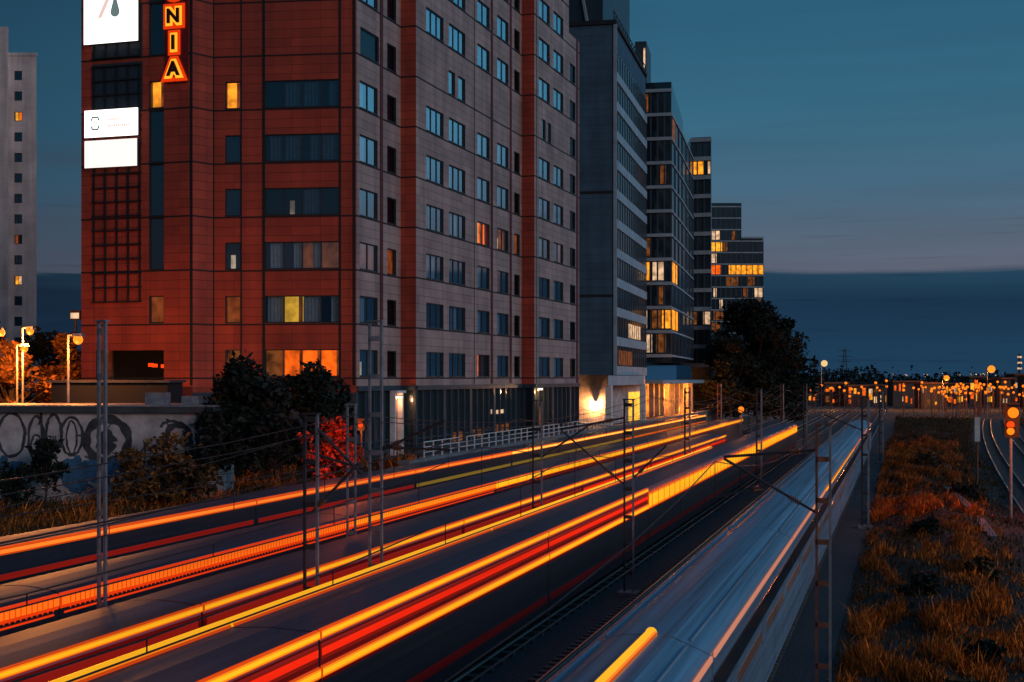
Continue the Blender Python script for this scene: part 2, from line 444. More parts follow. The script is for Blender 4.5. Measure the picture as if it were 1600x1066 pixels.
nx = len(xs)
for j in range(len(ys) - 1):
    for i in range(nx - 1):
        g.f.append((j * nx + i, j * nx + i + 1, (j + 1) * nx + i + 1, (j + 1) * nx + i)); g.m.append(0)
struct(g.build('ground', M['ground'], smooth=True))

TRACKS = [-5.25, -10.15, -14.22, -18.65, -23.85, -28.85]
b = MB()
b.box(-30.7, -2.3, -20, 900, -.9, -.30)
struct(b.build('ballast_bed', M['ballast']))
for cx in TRACKS:
    r = MB(); s = MB()
    for sx in (-.7175, .7175):
        r.box(cx + sx - .036, cx + sx + .036, -20, 900, -.04, 0.0)
        r.box(cx + sx - .012, cx + sx + .012, -20, 900, -.13, -.04)
        r.box(cx + sx - .07, cx + sx + .07, -20, 900, -.155, -.13)
    y = 8
    while y < 260:
        s.box(cx - 1.25, cx + 1.25, y, y + .26, -.30, -.157); y += .65 if cx in (-10.15, -5.25) else 1.3
    ro = struct(r.build('railway_track', M['rail']))
    s.build('sleepers', M['sleeper'], ro)
# curved siding on the right
def siding(y): return 8.75 + .019 * (y - 95) + .00010 * (y - 95) ** 2
r = MB(); s = MB(); bb = MB(); y = 20.0
while y < 330:
    y2 = y + 4
    for sx in (-.7175, .7175, 3.4, 4.83):
        a, c = siding(y) + sx, siding(y2) + sx
        r.hexa([(a - .05, y, -.2), (a + .05, y, -.2), (c + .05, y2, -.2), (c - .05, y2, -.2), (a - .05, y, -.04), (a + .05, y, -.04), (c + .05, y2, -.04), (c - .05, y2, -.04)])
    a, c = siding(y), siding(y2)
    bb.hexa([(a - 2.2, y, -.9), (a + 6.6, y, -.9), (c + 6.6, y2, -.9), (c - 2.2, y2, -.9), (a - 1.9, y, -.29), (a + 6.3, y, -.29), (c + 6.3, y2, -.29), (c - 1.9, y2, -.29)])
    for k in range(5):
        yy = y + k * .8; a = siding(yy)
        s.box(a - 1.25, a + 1.25, yy, yy + .26, -.29, -.2); s.box(a + 2.85, a + 5.4, yy, yy + .26, -.29, -.2)
    y = y2
struct(bb.build('siding_ballast', M['ballast']))
ro = struct(r.build('siding_track', M['rail'])); s.build('sleepers', M['sleeper'], ro)
# concrete kerb curving along the bank
kp = [(4.9, 86), (4.3, 100), (3.3, 118), (2.2, 136), (1.4, 150)]
kb = MB()
for (x0, y0), (x1, y1) in zip(kp, kp[1:]):
    kb.hexa([(x0, y0, -.6), (x0 + .55, y0, -.6), (x1 + .55, y1, -.6), (x1, y1, -.6), (x0, y0, hgt(x0, y0) + .16), (x0 + .55, y0, hgt(x0, y0) + .16), (x1 + .55, y1, hgt(x1, y1) + .16), (x1, y1, hgt(x1, y1) + .16)])
struct(kb.build('drain_kerb', M['concrete']))
# street terrace edge
rw = MB(); rw.box(-31.6, -31.0, 84, 300, -.9, 3.76); rw.box(-31.75, -30.9, 84, 300, 3.76, 3.95)
o = rw.build('retaining_wall', M['concrete'], loc=(-31.3, 84, 0)); tag(o, 'long concrete retaining wall holding up the street beside the tracks', 'wall')
st = MB(); st.box(-60, -31.76, 86, 300, 3.5, 3.72)
struct(st.build('street', M['asphalt']))

# ------------------------------------------------------------------ facades
class Fac:
    def __init__(s, A, B):
        s.A, s.B = Vector(A), Vector(B); s.L = (s.B - s.A).length; s.e = (s.B - s.A) / s.L
        n = Vector((s.e.y, -s.e.x))
        s.n = n if n.dot(-s.A) > 0 else -n
    def t(s, u):
        d = P2(u, 1.0); den = d.x * s.e.y - d.y * s.e.x
        return (s.A.y * d.x - s.A.x * d.y) / -den
    def p(s, t, z, off=0):
        q = s.A + s.e * t + s.n * off; return (q.x, q.y, z)
    def box(s, mb, t0, t1, z0, z1, o0, o1, m=0):
        mb.hexa([s.p(t0, z0, o0), s.p(t1, z0, o0), s.p(t1, z0, o1), s.p(t0, z0, o1), s.p(t0, z1, o0), s.p(t1, z1, o0), s.p(t1, z1, o1), s.p(t0, z1, o1)], m)
    def wall(s, mb, t0, t1, z0, z1, openings, rev=.5, m=0):
        ts = sorted(set([t0, t1] + [o[0] for o in openings] + [o[1] for o in openings]))
        zs = sorted(set([z0, z1] + [o[2] for o in openings] + [o[3] for o in openings]))
        for a, b_ in zip(ts, ts[1:]):
            for c, d in zip(zs, zs[1:]):
                tm, zm = (a + b_) / 2, (c + d) / 2
                if any(o[0] < tm < o[1] and o[2] < zm < o[3] for o in openings): continue
                mb.quad(s.p(a, c), s.p(b_, c), s.p(b_, d), s.p(a, d), m)
        for a, b_, c, d in openings:
            mb.quad(s.p(a, c), s.p(a, d), s.p(a, d, -rev), s.p(a, c, -rev), 1); mb.quad(s.p(b_, c), s.p(b_, d), s.p(b_, d, -rev), s.p(b_, c, -rev), 1)
            mb.quad(s.p(a, c), s.p(b_, c), s.p(b_, c, -rev), s.p(a, c, -rev), 1); mb.quad(s.p(a, d), s.p(b_, d), s.p(b_, d, -rev), s.p(a, d, -rev), 1)
def window(root, F, t0, t1, z0, z1, states, glassm='glass', transom=False):
    """framed window with one room or curtain behind every light"""
    n = len(states); fw = .07
    if any(q in ('amber', 'yellow', 'orange', 'dim', 'pale', 'warm') for q in states) and not any(q in ('curtain', 'half') for q in states): glassm = 'glass_clear'
    fr = MB()
    for a, b_, c, d in ((t0, t1, z0, z0 + fw), (t0, t1, z1 - fw, z1), (t0, t0 + fw, z0 + fw, z1 - fw), (t1 - fw, t1, z0 + fw, z1 - fw)):
        F.box(fr, a, b_, c, d, -.20, -.08)
    for k in range(1, n):
        t = t0 + (t1 - t0) * k / n; F.box(fr, t - .03, t + .03, z0 + fw, z1 - fw, -.19, -.09)
    if transom: F.box(fr, t0 + fw, t1 - fw, z0 + (z1 - z0) * .3 - .03, z0 + (z1 - z0) * .3 + .03, -.20, -.08)
    F.box(fr, t0 + .02, t1 - .02, z0 - .03, z0 + .03, -.08, .05)
    w = fr.build('window', M['frame'], root)
    pm = MB(); pm.quad(F.p(t0, z0, -.15), F.p(t1, z0, -.15), F.p(t1, z1, -.15), F.p(t0, z1, -.15)); pm.build('pane', M[glassm], w)
    for k, stt in enumerate(states):
        a, b_ = t0 + (t1 - t0) * k / n, t0 + (t1 - t0) * (k + 1) / n
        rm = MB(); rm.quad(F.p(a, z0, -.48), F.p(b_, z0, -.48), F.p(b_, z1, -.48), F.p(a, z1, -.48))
        if stt in ('amber', 'yellow', 'orange', 'pale', 'dim'):
            rm.build('lit_interior', M['lit_' + stt], w)
            if random.random() < .8:
                cm = MB(); q = a + (b_ - a) * random.uniform(.16, .34); folds(cm, F, a + .04, q, z0 + .05, z1 - .05); cm.build('curtain', M['curtain_warm'], w)
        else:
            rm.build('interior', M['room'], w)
            if stt == 'curtain':
                cm = MB(); q = b_ - (b_ - a) * random.choice([.0, .1, .25, .35, .5]); folds(cm, F, a + .03, q - .03, z0 + .04, z1 - .04); cm.build('curtain', M['curtain'], w)
            elif stt == 'half':
                cm = MB(); folds(cm, F, a + .03, a + (b_ - a) * .42, z0 + .04, z1 - .04); cm.build('curtain', M['curtain'], w)
                c2 = MB(); folds(c2, F, a + (b_ - a) * .45, b_ - .03, z0 + .04, z1 - .04); c2.build('curtain', M['curtain_warm'], w)
            elif stt == 'warm':
                cm = MB(); folds(cm, F, a + .03, b_ - .03, z0 + .04, z1 - .04); cm.build('curtain', M['curtain_warm'], w)
            elif stt == 'lampy':
                lm = MB(); q = a + (b_ - a) * random.uniform(.45, .6); F.box(lm, q, q + .32, z0 + .1, z0 + (z1 - z0) * .55, -.42, -.36); lm.build('lit_lamp', M['lit_pale'], w)
    return w
def folds(mb, F, a, b_, z0, z1):
    n = max(3, int((b_ - a) / .12)); o = 0
    for k in range(n):
        t_, t2 = a + (b_ - a) * k / n, a + (b_ - a) * (k + 1) / n
        o2 = .07 if o == 0 else 0
        mb.quad(F.p(t_, z0, -.36 + o), F.p(t2, z0, -.36 + o2), F.p(t2, z1, -.36 + o2), F.p(t_, z1, -.36 + o)); o = o2

# ------------------------------------------------------------------ the red and grey block
random.seed(11)
D0 = 94.0
A_ = P2(557, D0); B_ = P2(333, D0 * 511 / 504.); C_ = P2(301, D0); E_ = P2(127, D0 * 511 / 497.)
UVP = 1480
d1 = dep_at(557, D0, UVP, 626); q1 = P2(626, d1); q2 = P2(650, d1 - .35)
d2 = dep_at(650, d1 - .35, UVP, 815); q3 = P2(815, d2); q4 = P2(835, d2 - .45)
d3 = dep_at(835, d2 - .45, UVP, 905); q5 = P2(905, d3)
d38 = dep_at(835, d2 - .45, UVP, 889); q5a = P2(889, d38)
FH, Z0 = D0 * 84.7 / FPX, 9.36
ZB, ZT = 3.4, Z0 + 13 * FH
red = thing('office_block', 'tall red and grey clad block with lit signs and square windows, nearest the tracks', 'building', (A_.x, A_.y, ZB))
FF, FC, FL = Fac(A_, B_), Fac(B_, C_), Fac(C_, E_)
S1, R1, S2, R2, S3 = Fac(A_, q1), Fac(q1, q2), Fac(q2, q3), Fac(q3, q4), Fac(q4, q5)
# reveals must face outwards: fix normals of the returns
for f in (S1, S2, S3):
    if f.n.x < 0: f.n = -f.n
for f in (FF, FC, FL, R1, R2):
    if f.n.y > 0: f.n = -f.n
wins = []                                            # (facade, t0, t1, z0, z1, states)
def zk(k): return Z0 + k * FH
WH = 1.88
def addw(F, u0, u1, k, states, z0=.10, h=WH, **kw):
    a, b_ = sorted((F.t(u0), F.t(u1)))
    if F.t(u0) > F.t(u1): states = states[::-1]
    wins.append((F, a, b_, zk(k) + z0, zk(k) + z0 + h, states, kw))
strip_states = {0: ['dim', 'orange', 'orange', 'orange'], 1: ['curtain', 'yellow', 'curtain', 'curtain'], 2: ['curtain', 'curtain', 'half', 'warm'],
                3: ['dark', 'lampy', 'curtain', 'dark'], 4: ['curtain'] * 4, 5: ['dark', 'curtain', 'curtain', 'curtain']}
for k in range(6): addw(FF, 413, 530, k, strip_states[k], glassm='glass_dark' if k > 2 else 'glass')
for k, s_ in enumerate(['dim', 'warm', 'lampy', 'dark', 'dark', 'amber']): addw(FF, 352, 376, k, [s_])
for k, s_ in ((1, 'warm'), (5, 'amber')): addw(FL, 233, 256, k, [s_])
for k in (2, 3, 4, 6, 7): addw(FL, 233, 256, k, ['dark'], z0=.06, h=FH - .12, glassm='glass_dark')
for k in range(9):
    st1 = ['curtain', 'dark']
    if k == 2: st1 = ['half', 'warm']
    if k == 0: st1 = ['lampy', 'dark']
    if k == 6: addw(S1, 563, 592, k, ['dark'], glassm='glass_matt')
    else: addw(S1, 562, 590, k, st1)
    addw(S1, 605, 619, k, ['warm' if k == 2 else 'dark'], glassm='glass_matt')
for k in range(10):
    if k == 6:
        addw(S2, 701, 711, k, ['dark']); addw(S2, 716, 727, k, ['dark'])
    else:
        for ua, ub in ((666, 693), (701.5, 727)): addw(S2, ua, ub, k, [random.choice(('curtain', 'curtain', 'curtain', 'dark')), random.choice(('curtain', 'curtain', 'dark')), 'dark'] if k else ['dark', 'dark', 'dark'])
        addw(S2, 746, 765, k, ['orange', 'dark'] if k == 0 else (['yellow', 'orange'] if k == 3 else ['curtain', 'dark']))
        addw(S2, 777, 794.5, k, ['lampy', 'dim'] if k == 3 else (['half', 'dark'] if k == 2 else ['curtain', 'dark']))
        addw(S2, 803.5, 812, k, ['warm' if k == 3 else 'dark'], glassm='glass_matt')
for k in range(12):
    if k == 6: addw(S3, 847, 852.5, k, ['dark']); addw(S3, 856, 861, k, ['dark'])
    else:
        addw(S3, 842, 859, k, ['curtain', 'dark'] if k != 0 else ['dark', 'dark']); addw(S3, 865, 880, k, ['curtain', 'half'] if k == 3 else ['curtain', 'dark'])
    if k < 9: addw(S3, 890.5, 899, k, ['dark'], glassm='glass_matt')
def ops(F): return [w[1:5] for w in wins if w[0] is F]
w_red, w_grey = MB(), MB()
ZL = Z0 - .02
void = [(*sorted((FL.t(150), FL.t(256))), ZB + .3, ZV(547, D0))]
FF.wall(w_red, 0, FF.L, Z0 - 1.0, ZT, ops(FF)); FC.wall(w_red, 0, FC.L, Z0 - 1.0, ZT, [])
FL.wall(w_red, 0, FL.L, ZB, ZT, ops(FL) + void, rev=.5)
S1.wall(w_grey, 0, S1.L, Z0 - .55, ZT, ops(S1)); S2.wall(w_grey, 0, S2.L, Z0 - .55, ZT, ops(S2))
t_s = S3.t(889)
S3.wall(w_grey, 0, t_s, Z0 - .55, ZT, [w for w in ops(S3) if w[1] < t_s])
ZE = ZV(66, d3)
S3.wall(w_grey, t_s, S3.L, Z0 - .55, ZE, [w for w in ops(S3) if w[0] > t_s])
R1.wall(w_red, 0, R1.L, Z0 - .55, ZT, []); R2.wall(w_red, 0, R2.L, Z0 - .55, ZT, [])
# hidden sides and roof
bk = Vector((S1.n.y, -S1.n.x)); back1 = E_ + S1.e * 58; back2 = back1 + (q5 - E_).project(S1.n) 
w_grey.prism([(E_.x, E_.y), (back1.x, back1.y)], ZB, ZT, cap=False)
w_grey.quad((q5a.x, q5a.y, ZE), (back1.x, back1.y, ZE), (back1.x, back1.y, ZT), (q5a.x, q5a.y, ZT))
w_grey.quad((q5.x, q5.y, ZB), (back1.x, back1.y, ZB), (back1.x, back1.y, ZE), (q5.x, q5.y, ZE))
w_red.build('red_wall', [M['red_clad'], M['frame']], red); w_grey.build('grey_wall', [M['grey_clad'], M['frame']], red)
rf = MB(); rf.add([(p.x, p.y, ZT) for p in (A_, B_, C_, E_, back1, q5a, q4, q3, q2, q1)]); rf.add([(p.x, p.y, ZE) for p in (q5a, q5, back1)])
rf.build('roof', M['bitumen'], red)
# floor joints and vertical joints
jt = MB()
for F in (FF, FC, FL, S1, R1, S2, R2, S3):
    for k in range(0, 13):
        z = zk(k)
        if F is S3 and z > ZE - .3: F.box(jt, 0, t_s, z - .055, z + .055, -.05, .03); continue
        F.box(jt, 0, F.L, z - .042, z + .042, -.05, .03)
for F, u, w in ((FF, 412, .10), (FF, 377, .05), (FF, 531, .08), (FF, 553, .10), (FF, 334, .04), (FL, 299, .10), (S2, 741, .06), (S3, 838, .05)):
    t = F.t(u); F.box(jt, t - w, t + w, Z0 - .5, ZT, -.05, .024)
jt.build('joint', M['dark_joint'], red)
# red fins between window columns of the side facade
for F, u0, u1 in ((S1, 593.5, 597.5), (S2, 766.8, 769.5), (S2, 796.2, 799), (S3, 900.2, 903)):
    fn = MB(); F.box(fn, F.t(u0), F.t(u1), Z0 - .5, ZE if F is S3 else ZT, 0, .06); fn.build('red_fin', M['fin_clad'], red)
for F, a, b_, c, d, st_, kw in wins: window(red, F, a, b_, c, d, st_, **kw)
# loading void
vd = MB(); a, b_, c, d = void[0]
vd.quad(FL.p(a - 2, c, -4), FL.p(b_ + 2, c, -4), FL.p(b_ + 2, d + 1, -4), FL.p(a - 2, d + 1, -4)); vd.build('loading_bay', M['room'], red)
for u, v in ((226, 570), (232, 571), (246, 572)):
    t = FL.t(u); z = ZV(v, D0); lb = MB(); FL.box(lb, t - .16, t + .16, z - .12, z + .12, -.9, -.7); lb.build('bay_lamp', M['lamp_red'], red)
# dark lattice screens
lt = MB(); ta, tb = sorted((FL.t(145), FL.t(222)))
for za, zb_ in ((zk(1) + 1.6, zk(5) - .3), (zk(5) + .2, zk(6) - .5), (zk(6) + .1, zk(7) - .2)):
    for i in range(5): t = ta + (tb - ta) * (i + .15) / 4.3; FL.box(lt, t - .06, t + .06, za, zb_, .03, .12)
    n = max(2, int((zb_ - za) / .93))
    for i in range(n + 1):
        z = za + (zb_ - za) * i / n; FL.box(lt, ta, tb, z - .045, z + .045, .04, .17)
for za, zb_ in ((zk(5) + .0, zk(6) - .3), (zk(6) + .1, zk(7) - .05)):
    bp_ = MB(); FL.box(bp_, ta - .05, tb + .05, za + .06, zb_, .005, .022); bp_.build('screen_backing', M['navy'], red)
lt.build('lattice_screen', M['lattice'], red)
# dark ground floor along the side
gz0, gz1 = 3.72, Z0 - .55
pts = [A_, q1, q2, q3, q4, q5]; ins = []
gf = MB(); ml = MB(); fa = MB()
for F in (S1, R1, S2, R2, S3):
    F.box(fa, 0, F.L, gz1 - .35, gz1, -.02, .16)
    gf.quad(F.p(0, gz0, -.25), F.p(F.L, gz0, -.25), F.p(F.L, gz1 - .35, -.25), F.p(0, gz1 - .35, -.25))
    n = max(1, int(F.L / 1.55))
    for i in range(n + 1):
        t = F.L * i / n; ww = .28 if i % 4 == 0 else .06; F.box(ml, max(0, t - ww), min(F.L, t + ww), gz0, gz1 - .35, -.24, -.04)
    F.box(ml, 0, F.L, gz0 + 1.1, gz0 + 1.2, -.235, -.10); F.box(ml, 0, F.L, gz0, gz0 + .5, -.235, -.02)
FF.wall(gf, 0, FF.L, ZB, Z0 - 1.0, [], m=1); FC.wall(gf, 0, FC.L, ZB, Z0 - 1.0, [], m=1)
gf.build('shopfront', [M['shop_glass'], M['navy']], red); ml.build('shop_mullion', M['navy'], red); fa.build('fascia', M['navy'], red)
for F, ua, ub, va, vb, mm_ in ((S2, 771, 775, 640, 647, 'lit_pale'), (S2, 779, 783, 641, 647, 'lit_pale'), (S2, 786, 790, 640, 646, 'lit_pale'), (S2, 712, 728, 676, 690, 'lit_dim'), (S2, 742, 760, 672, 684, 'lit_dim'), (S2, 776, 798, 664, 676, 'lit_dim'), (S3, 846, 852, 636, 668, 'lit_dim'), (S2, 695, 700, 618, 625, 'lit_dim')):
    t_ = sorted((F.t(ua), F.t(ub))); dd = P2((ua + ub) / 2, 1); dq = (F.A + F.e * t_[0]).length / dd.length
    m = MB(); F.box(m, t_[0], t_[1], ZV(vb, dq), ZV(va, dq), -.22, -.20); m.build('lit_window', M[mm_], red)
# lit entrance portal and wall lamp on the ground floor
t0, t1 = S1.t(612), S2.t(640)
pr = MB(); F = S1; t = F.t(610); t2 = F.t(624)
F.box(pr, t, t + .25, gz0, gz1 - .55, -.04, .35); F.box(pr, t2 - .25, t2, gz0, gz1 - .55, -.04, .35); F.box(pr, t, t2, gz1 - .55, gz1 - .36, -.04, .55)
F.box(pr, t + .25, t2 - .25, gz0, gz1 - .56, -.22, -.05, 1)
pr.build('entrance_portal', [M['white_paint'], mat('portal_back', (.40, .20, .13), .8, var=.2, vscale=2)], red)

def point(name, loc, energy, col=(1, .36, .08), r=.15, parent=None):
    l = bpy.data.lights.new(name, 'POINT'); l.energy = energy; l.color = col; l.shadow_soft_size = r
    o = bpy.data.objects.new(name, l); COL.objects.link(o)
    if parent: o.parent = parent; o.location = Vector(loc) - base_of(parent)
    else: o.location = loc
    return o
def wall_lamp(F, u, z, label, power, col=(1, .55, .22), off=.1, emi='lamp_white'):
    t = F.t(u); p = F.p(t, z, off)
    r_ = thing('wall_lamp', label, 'lamp', p)
    m = MB(); F.box(m, t - .18, t + .18, z + .06, z + .16, off - .05, off + .5); F.box(m, t - .06, t + .06, z - .15, z + .06, off - .05, off + .06); m.build('bracket', M['white_paint'], r_)
    m = MB(); F.box(m, t - .14, t + .14, z - .04, z + .05, off + .12, off + .42); m.build('lamp_glass', M[emi], r_)
    q = F.p(t, z - .25, off + .3); point('lamp_light', q, power, col, .12, r_)
wall_lamp(S1, 617, gz1 - .85, 'small bright lamp in the pale portal of the dark ground floor', 60, (1, .42, .18), off=.05)
wall_lamp(S3, 838.5, gz1 - .5, 'warm lamp high on the dark ground floor below the second red pilaster', 160, (1, .5, .2))

# ------------------------------------------------------------------ signs
def sign_box(name, label, F, u0, u1, z0, z1, depth, facem='sign_white'):
    a, b_ = sorted((F.t(u0), F.t(u1)))
    r_ = thing(name, label, 'sign', F.p((a + b_) / 2, z0, .2))
    m = MB(); F.box(m, a, b_, z0, z1, .18, depth - .01); m.build('sign_case', M['dark_steel'], r_)
    m = MB(); F.box(m, a - .04, b_ + .04, z0 - .04, z1 + .04, depth - .01, depth + .05); m.build('sign_face', M[facem], r_)
    return r_, a, b_
dl = D0 * 1.005
zt0 = ZV(61, dl)
sg, a, b_ = sign_box('billboard', 'big white backlit sign with a grey drop, highest on the red wall', FL, 139, 221, zt0, zt0 + 4.6, .5)
# FL.t grows towards the left of the picture
def fl(u): return FL.t(u)
m = MB()
cx, cz, rr = fl(187), ZV(14, dl), .36
pts = []
for k in range(25):
    th = math.pi * 2 * k / 24
    x = math.sin(th) * rr; z = -math.cos(th) * rr
    if z > 0: f_ = 1 - z / rr; x = math.sin(th) * rr * (.25 + .75 * f_); z = z * 3.4
    pts.append((x, z))
front = [FL.p(cx + x, cz + z, .585) for x, z in pts[:-1]]
m.add(front); 
for i in range(len(front)):
    j = (i + 1) % len(front); a3 = FL.p(cx + pts[i][0], cz + pts[i][1], .55); b3 = FL.p(cx + pts[j][0], cz + pts[j][1], .55); m.quad(front[i], front[j], b3, a3)
m.build('drop_mark', M['sign_grey'], sg)
m = MB()
for (x0, z0_), (x1, z1_), w in (((fl(163), ZV(22, dl)), (fl(176), ZV(-8, dl)), .16),):
    m.hexa([FL.p(x0 - w, z0_, .55), FL.p(x0 + w, z0_, .55), FL.p(x0 + w, z0_, .58), FL.p(x0 - w, z0_, .58), FL.p(x1 - w, z1_, .55), FL.p(x1 + w, z1_, .55), FL.p(x1 + w, z1_, .58), FL.p(x1 - w, z1_, .58)])
FL.box(m, fl(176) - .1, fl(162) + .1, ZV(-8, dl), ZV(-13, dl), .55, .58)
m.build('slanted_mark', M['sign_pink'], sg)
sg, a, b_ = sign_box('billboard', 'white backlit sign with a small square emblem and two pale lines of text', FL, 140, 221, ZV(209, dl), ZV(168, dl), .5)
m = MB(); zc = ZV(188, dl); xc = fl(156)
for dz, s_ in ((.42, 1), (-.42, -1)):
    FL.box(m, xc - .27, xc + .27, zc + dz - .06, zc + dz + .06, .55, .575)
    for dx in (-.27, .27): FL.box(m, xc + dx - .06, xc + dx + .06, zc + dz - s_ * .24, zc + dz - s_ * .06, .55, .575)
for k in range(6): 
    th = math.pi * k / 5; FL.box(m, xc + .17 * math.cos(th) - .04, xc + .17 * math.cos(th) + .04, zc - .02 + .13 * math.sin(th) - .03, zc - .02 + .13 * math.sin(th) + .03, .55, .57)
m.build('emblem', M['sign_grey'], sg)
m = MB(); random.seed(3)
for row, (ua, ub) in enumerate(((174, 195), (172, 209))):
    u = ua
    while u < ub:
        w = random.uniform(1.4, 3); z = ZV(183 if row == 0 else 193, dl); a, b_ = sorted((fl(u), fl(min(ub, u + w)))); FL.box(m, a, b_, z - .09, z + .09, .55, .57); u += w + .9
m.build('text_line', M['sign_pink'], sg)
sign_box('billboard', 'blank white backlit sign just under the emblem sign', FL, 140, 219.5, ZV(257, dl), ZV(216, dl), .5, 'sign_pale')

# stacked illuminated letters
ls = thing('letter_sign', 'vertical sign of dark letters N I A with glowing orange halos on the red wall', 'sign', FL.p(fl(277), ZV(126, D0), 0))
fu = bpy.data.curves.new('fontcurve', 'FONT')
def letter_mesh(ch, size, offset, extr):
    c = bpy.data.curves.new('letter', 'FONT'); c.body = ch; c.size = size; c.offset = offset; c.extrude = extr
    c.align_x = 'CENTER'; c.resolution_u = 4
    o = bpy.data.objects.new('tmp', c); COL.objects.link(o)
    dg = bpy.context.evaluated_depsgraph_get(); me = bpy.data.meshes.new_from_object(o.evaluated_get(dg))
    bpy.data.objects.remove(o); bpy.data.curves.remove(c); return me
rotz = math.atan2(-FL.n.x * -1, FL.n.y * -1)
ang = math.atan2(FL.n.y, FL.n.x) + math.pi / 2
for ch, v in (('O', -7), ('N', 34.5), ('I', 76), ('A', 117)):
    hs = 1.34
    for nm, off, ex, dz, mt_, o_ in (('letter_glow', .40, .03, .0, 'halo_r', .20), ('letter_halo', .20, .04, 0, 'halo_y', .26), ('letter', .045, .07, 0, 'letter', .36)):
        me = letter_mesh(ch, hs, off if ch != 'I' or nm == 'letter' else off, ex)
        me.materials.clear(); me.materials.append(M[mt_])
        o = bpy.data.objects.new(nm, me); COL.objects.link(o); o.parent = ls
        o.location = Vector(FL.p(fl(274.5), ZV(v, D0), o_)) - base_of(ls)
        o.rotation_euler = (R(90), 0, ang)
bk_ = MB(); FL.box(bk_, *sorted((fl(260), fl(294))), ZV(128, D0), ZV(-60, D0), .0, .12); bk_.build('back_panel', M['maroon_body'], ls)

# ------------------------------------------------------------------ buildings beyond
def tower_front(root, F, z0, fh, n, slab='slab_pale', slab_h=.45, glassm='tower_glass', mul=4, proud=.35, lit=(), ztop=None, zbase=None):
    """slab bands with dark glazing between; lit = (floor, f0, f1, material)"""
    g_ = MB(); F.box(g_, 0, F.L, zbase if zbase is not None else z0, z0 + n * fh, -.6, -.05); g_.build('glazing', M[glassm], root)
    for k in range(n + 1):
        s_ = MB(); F.box(s_, -.1, F.L + .1, z0 + k * fh - slab_h / 2, z0 + k * fh + slab_h / 2, -.04, proud); s_.build('floor_slab', M[slab], root)
    m_ = MB()
    for i in range(mul + 1):
        t = F.L * i / mul
        for k in range(n): F.box(m_, max(0, t - .12), min(F.L, t + .12), z0 + k * fh + slab_h / 2, z0 + (k + 1) * fh - slab_h / 2, -.04, .10)
    m_.build('mullion', M['mullion'], root)
    for k, f0, f1, mt_ in lit:
        l_ = MB(); F.box(l_, F.L * f0, F.L * f1, z0 + k * fh + slab_h / 2 + .25, z0 + (k + 1) * fh - slab_h / 2 - .15, -.04, .03); l_.build('lit_window', M[mt_], root)

# block two: blank blue-grey gable, banded long side
f0, f1, f2 = P2(862, 161.5), P2(960, 160), P2(1008.5, 188.3)
b2 = thing('office_block', 'blue grey block with a blank siding gable and pale banded long side', 'building', (f1.x, f1.y, 3.7))
G, H = Fac(f0, f1), Fac(f1, f2)
zt = ZV(38, 160); zb2 = 9.7
m = MB(); back = f2 + (f0 - f1)
m.prism([f0, f1, f2, back], zb2, zt); m.build('gable_wall', M['blue_clad'], b2)
m = MB(); G.box(m, 0, G.L + .2, zt, zt + .5, -.3, .25); H.box(m, .26, H.L, zt, zt + .5, -.3, .25)
for v in (300, 462): G.box(m, 0, G.L, ZV(v, 160) - .16, ZV(v, 160) + .16, .01, .05)
m.build('coping', M['dark_joint'], b2)
m = MB()
for i in range(16):
    t = H.L * i / 15; H.box(m, t - .05, t + .05, zt + .5, zt + 1.6, -.1, 0)
H.box(m, 0, H.L, zt + 1.55, zt + 1.65, -.1, -.02); H.box(m, 0, H.L, zt + 1.0, zt + 1.08, -.1, -.02); m.build('roof_railing', M['dark_steel'], b2)
fh2 = 46.2 / FPX * 160
k = 0; z = ZV(590, 160) + .3
while z + fh2 < zt + .2:
    s_ = MB(); H.box(s_, 0, H.L, z, z + 1.05, .0, .22); s_.build('spandrel', M['slab_pale'], b2)
    w_ = MB(); H.box(w_, 0, H.L, z + 1.05, min(z + fh2, zt - .05), .0, .08); wo = w_.build('window_or_trail_band', M['tower_glass_b'], b2)
    mm = MB()
    for i in range(15): t = H.L * i / 14; H.box(mm, max(.02, t - .09), min(H.L, t + .09), z + 1.06, min(z + fh2, zt - .05), .08, .16)
    mm.build('mullion', M['mullion'], wo)
    if k < 2:
        l_ = MB(); H.box(l_, H.L * (.1 + .3 * k), H.L * (.5 + .3 * k), z + 1.2, z + fh2 - .5, .085, .11); l_.build('lit_window', M['lit_pale'] if k else M['lit_dim'], b2)
    z += fh2; k += 1
m = MB(); H.box(m, -.12, .14, zb2, zt, -.1, .3); m.build('corner_trim', M['slab_pale'], b2)
m = MB(); pa, pb = P2(885, 172), P2(942, 170); Q = Fac(pa, pb)
Q.box(m, 0, Q.L, zt - 3, zt + 12, -10, 0); m.build('rooftop_block', M['navy'], b2)
m = MB(); m.bar(Q.p(Q.L * .35, zt + 9, .12), Q.p(Q.L * .68, zt + .6, .12), .30); m.build('brace', M['slab_pale'], b2)
m = MB(); G.box(m, 0, G.L, zb2, zb2 + .02, -.5, -.3)
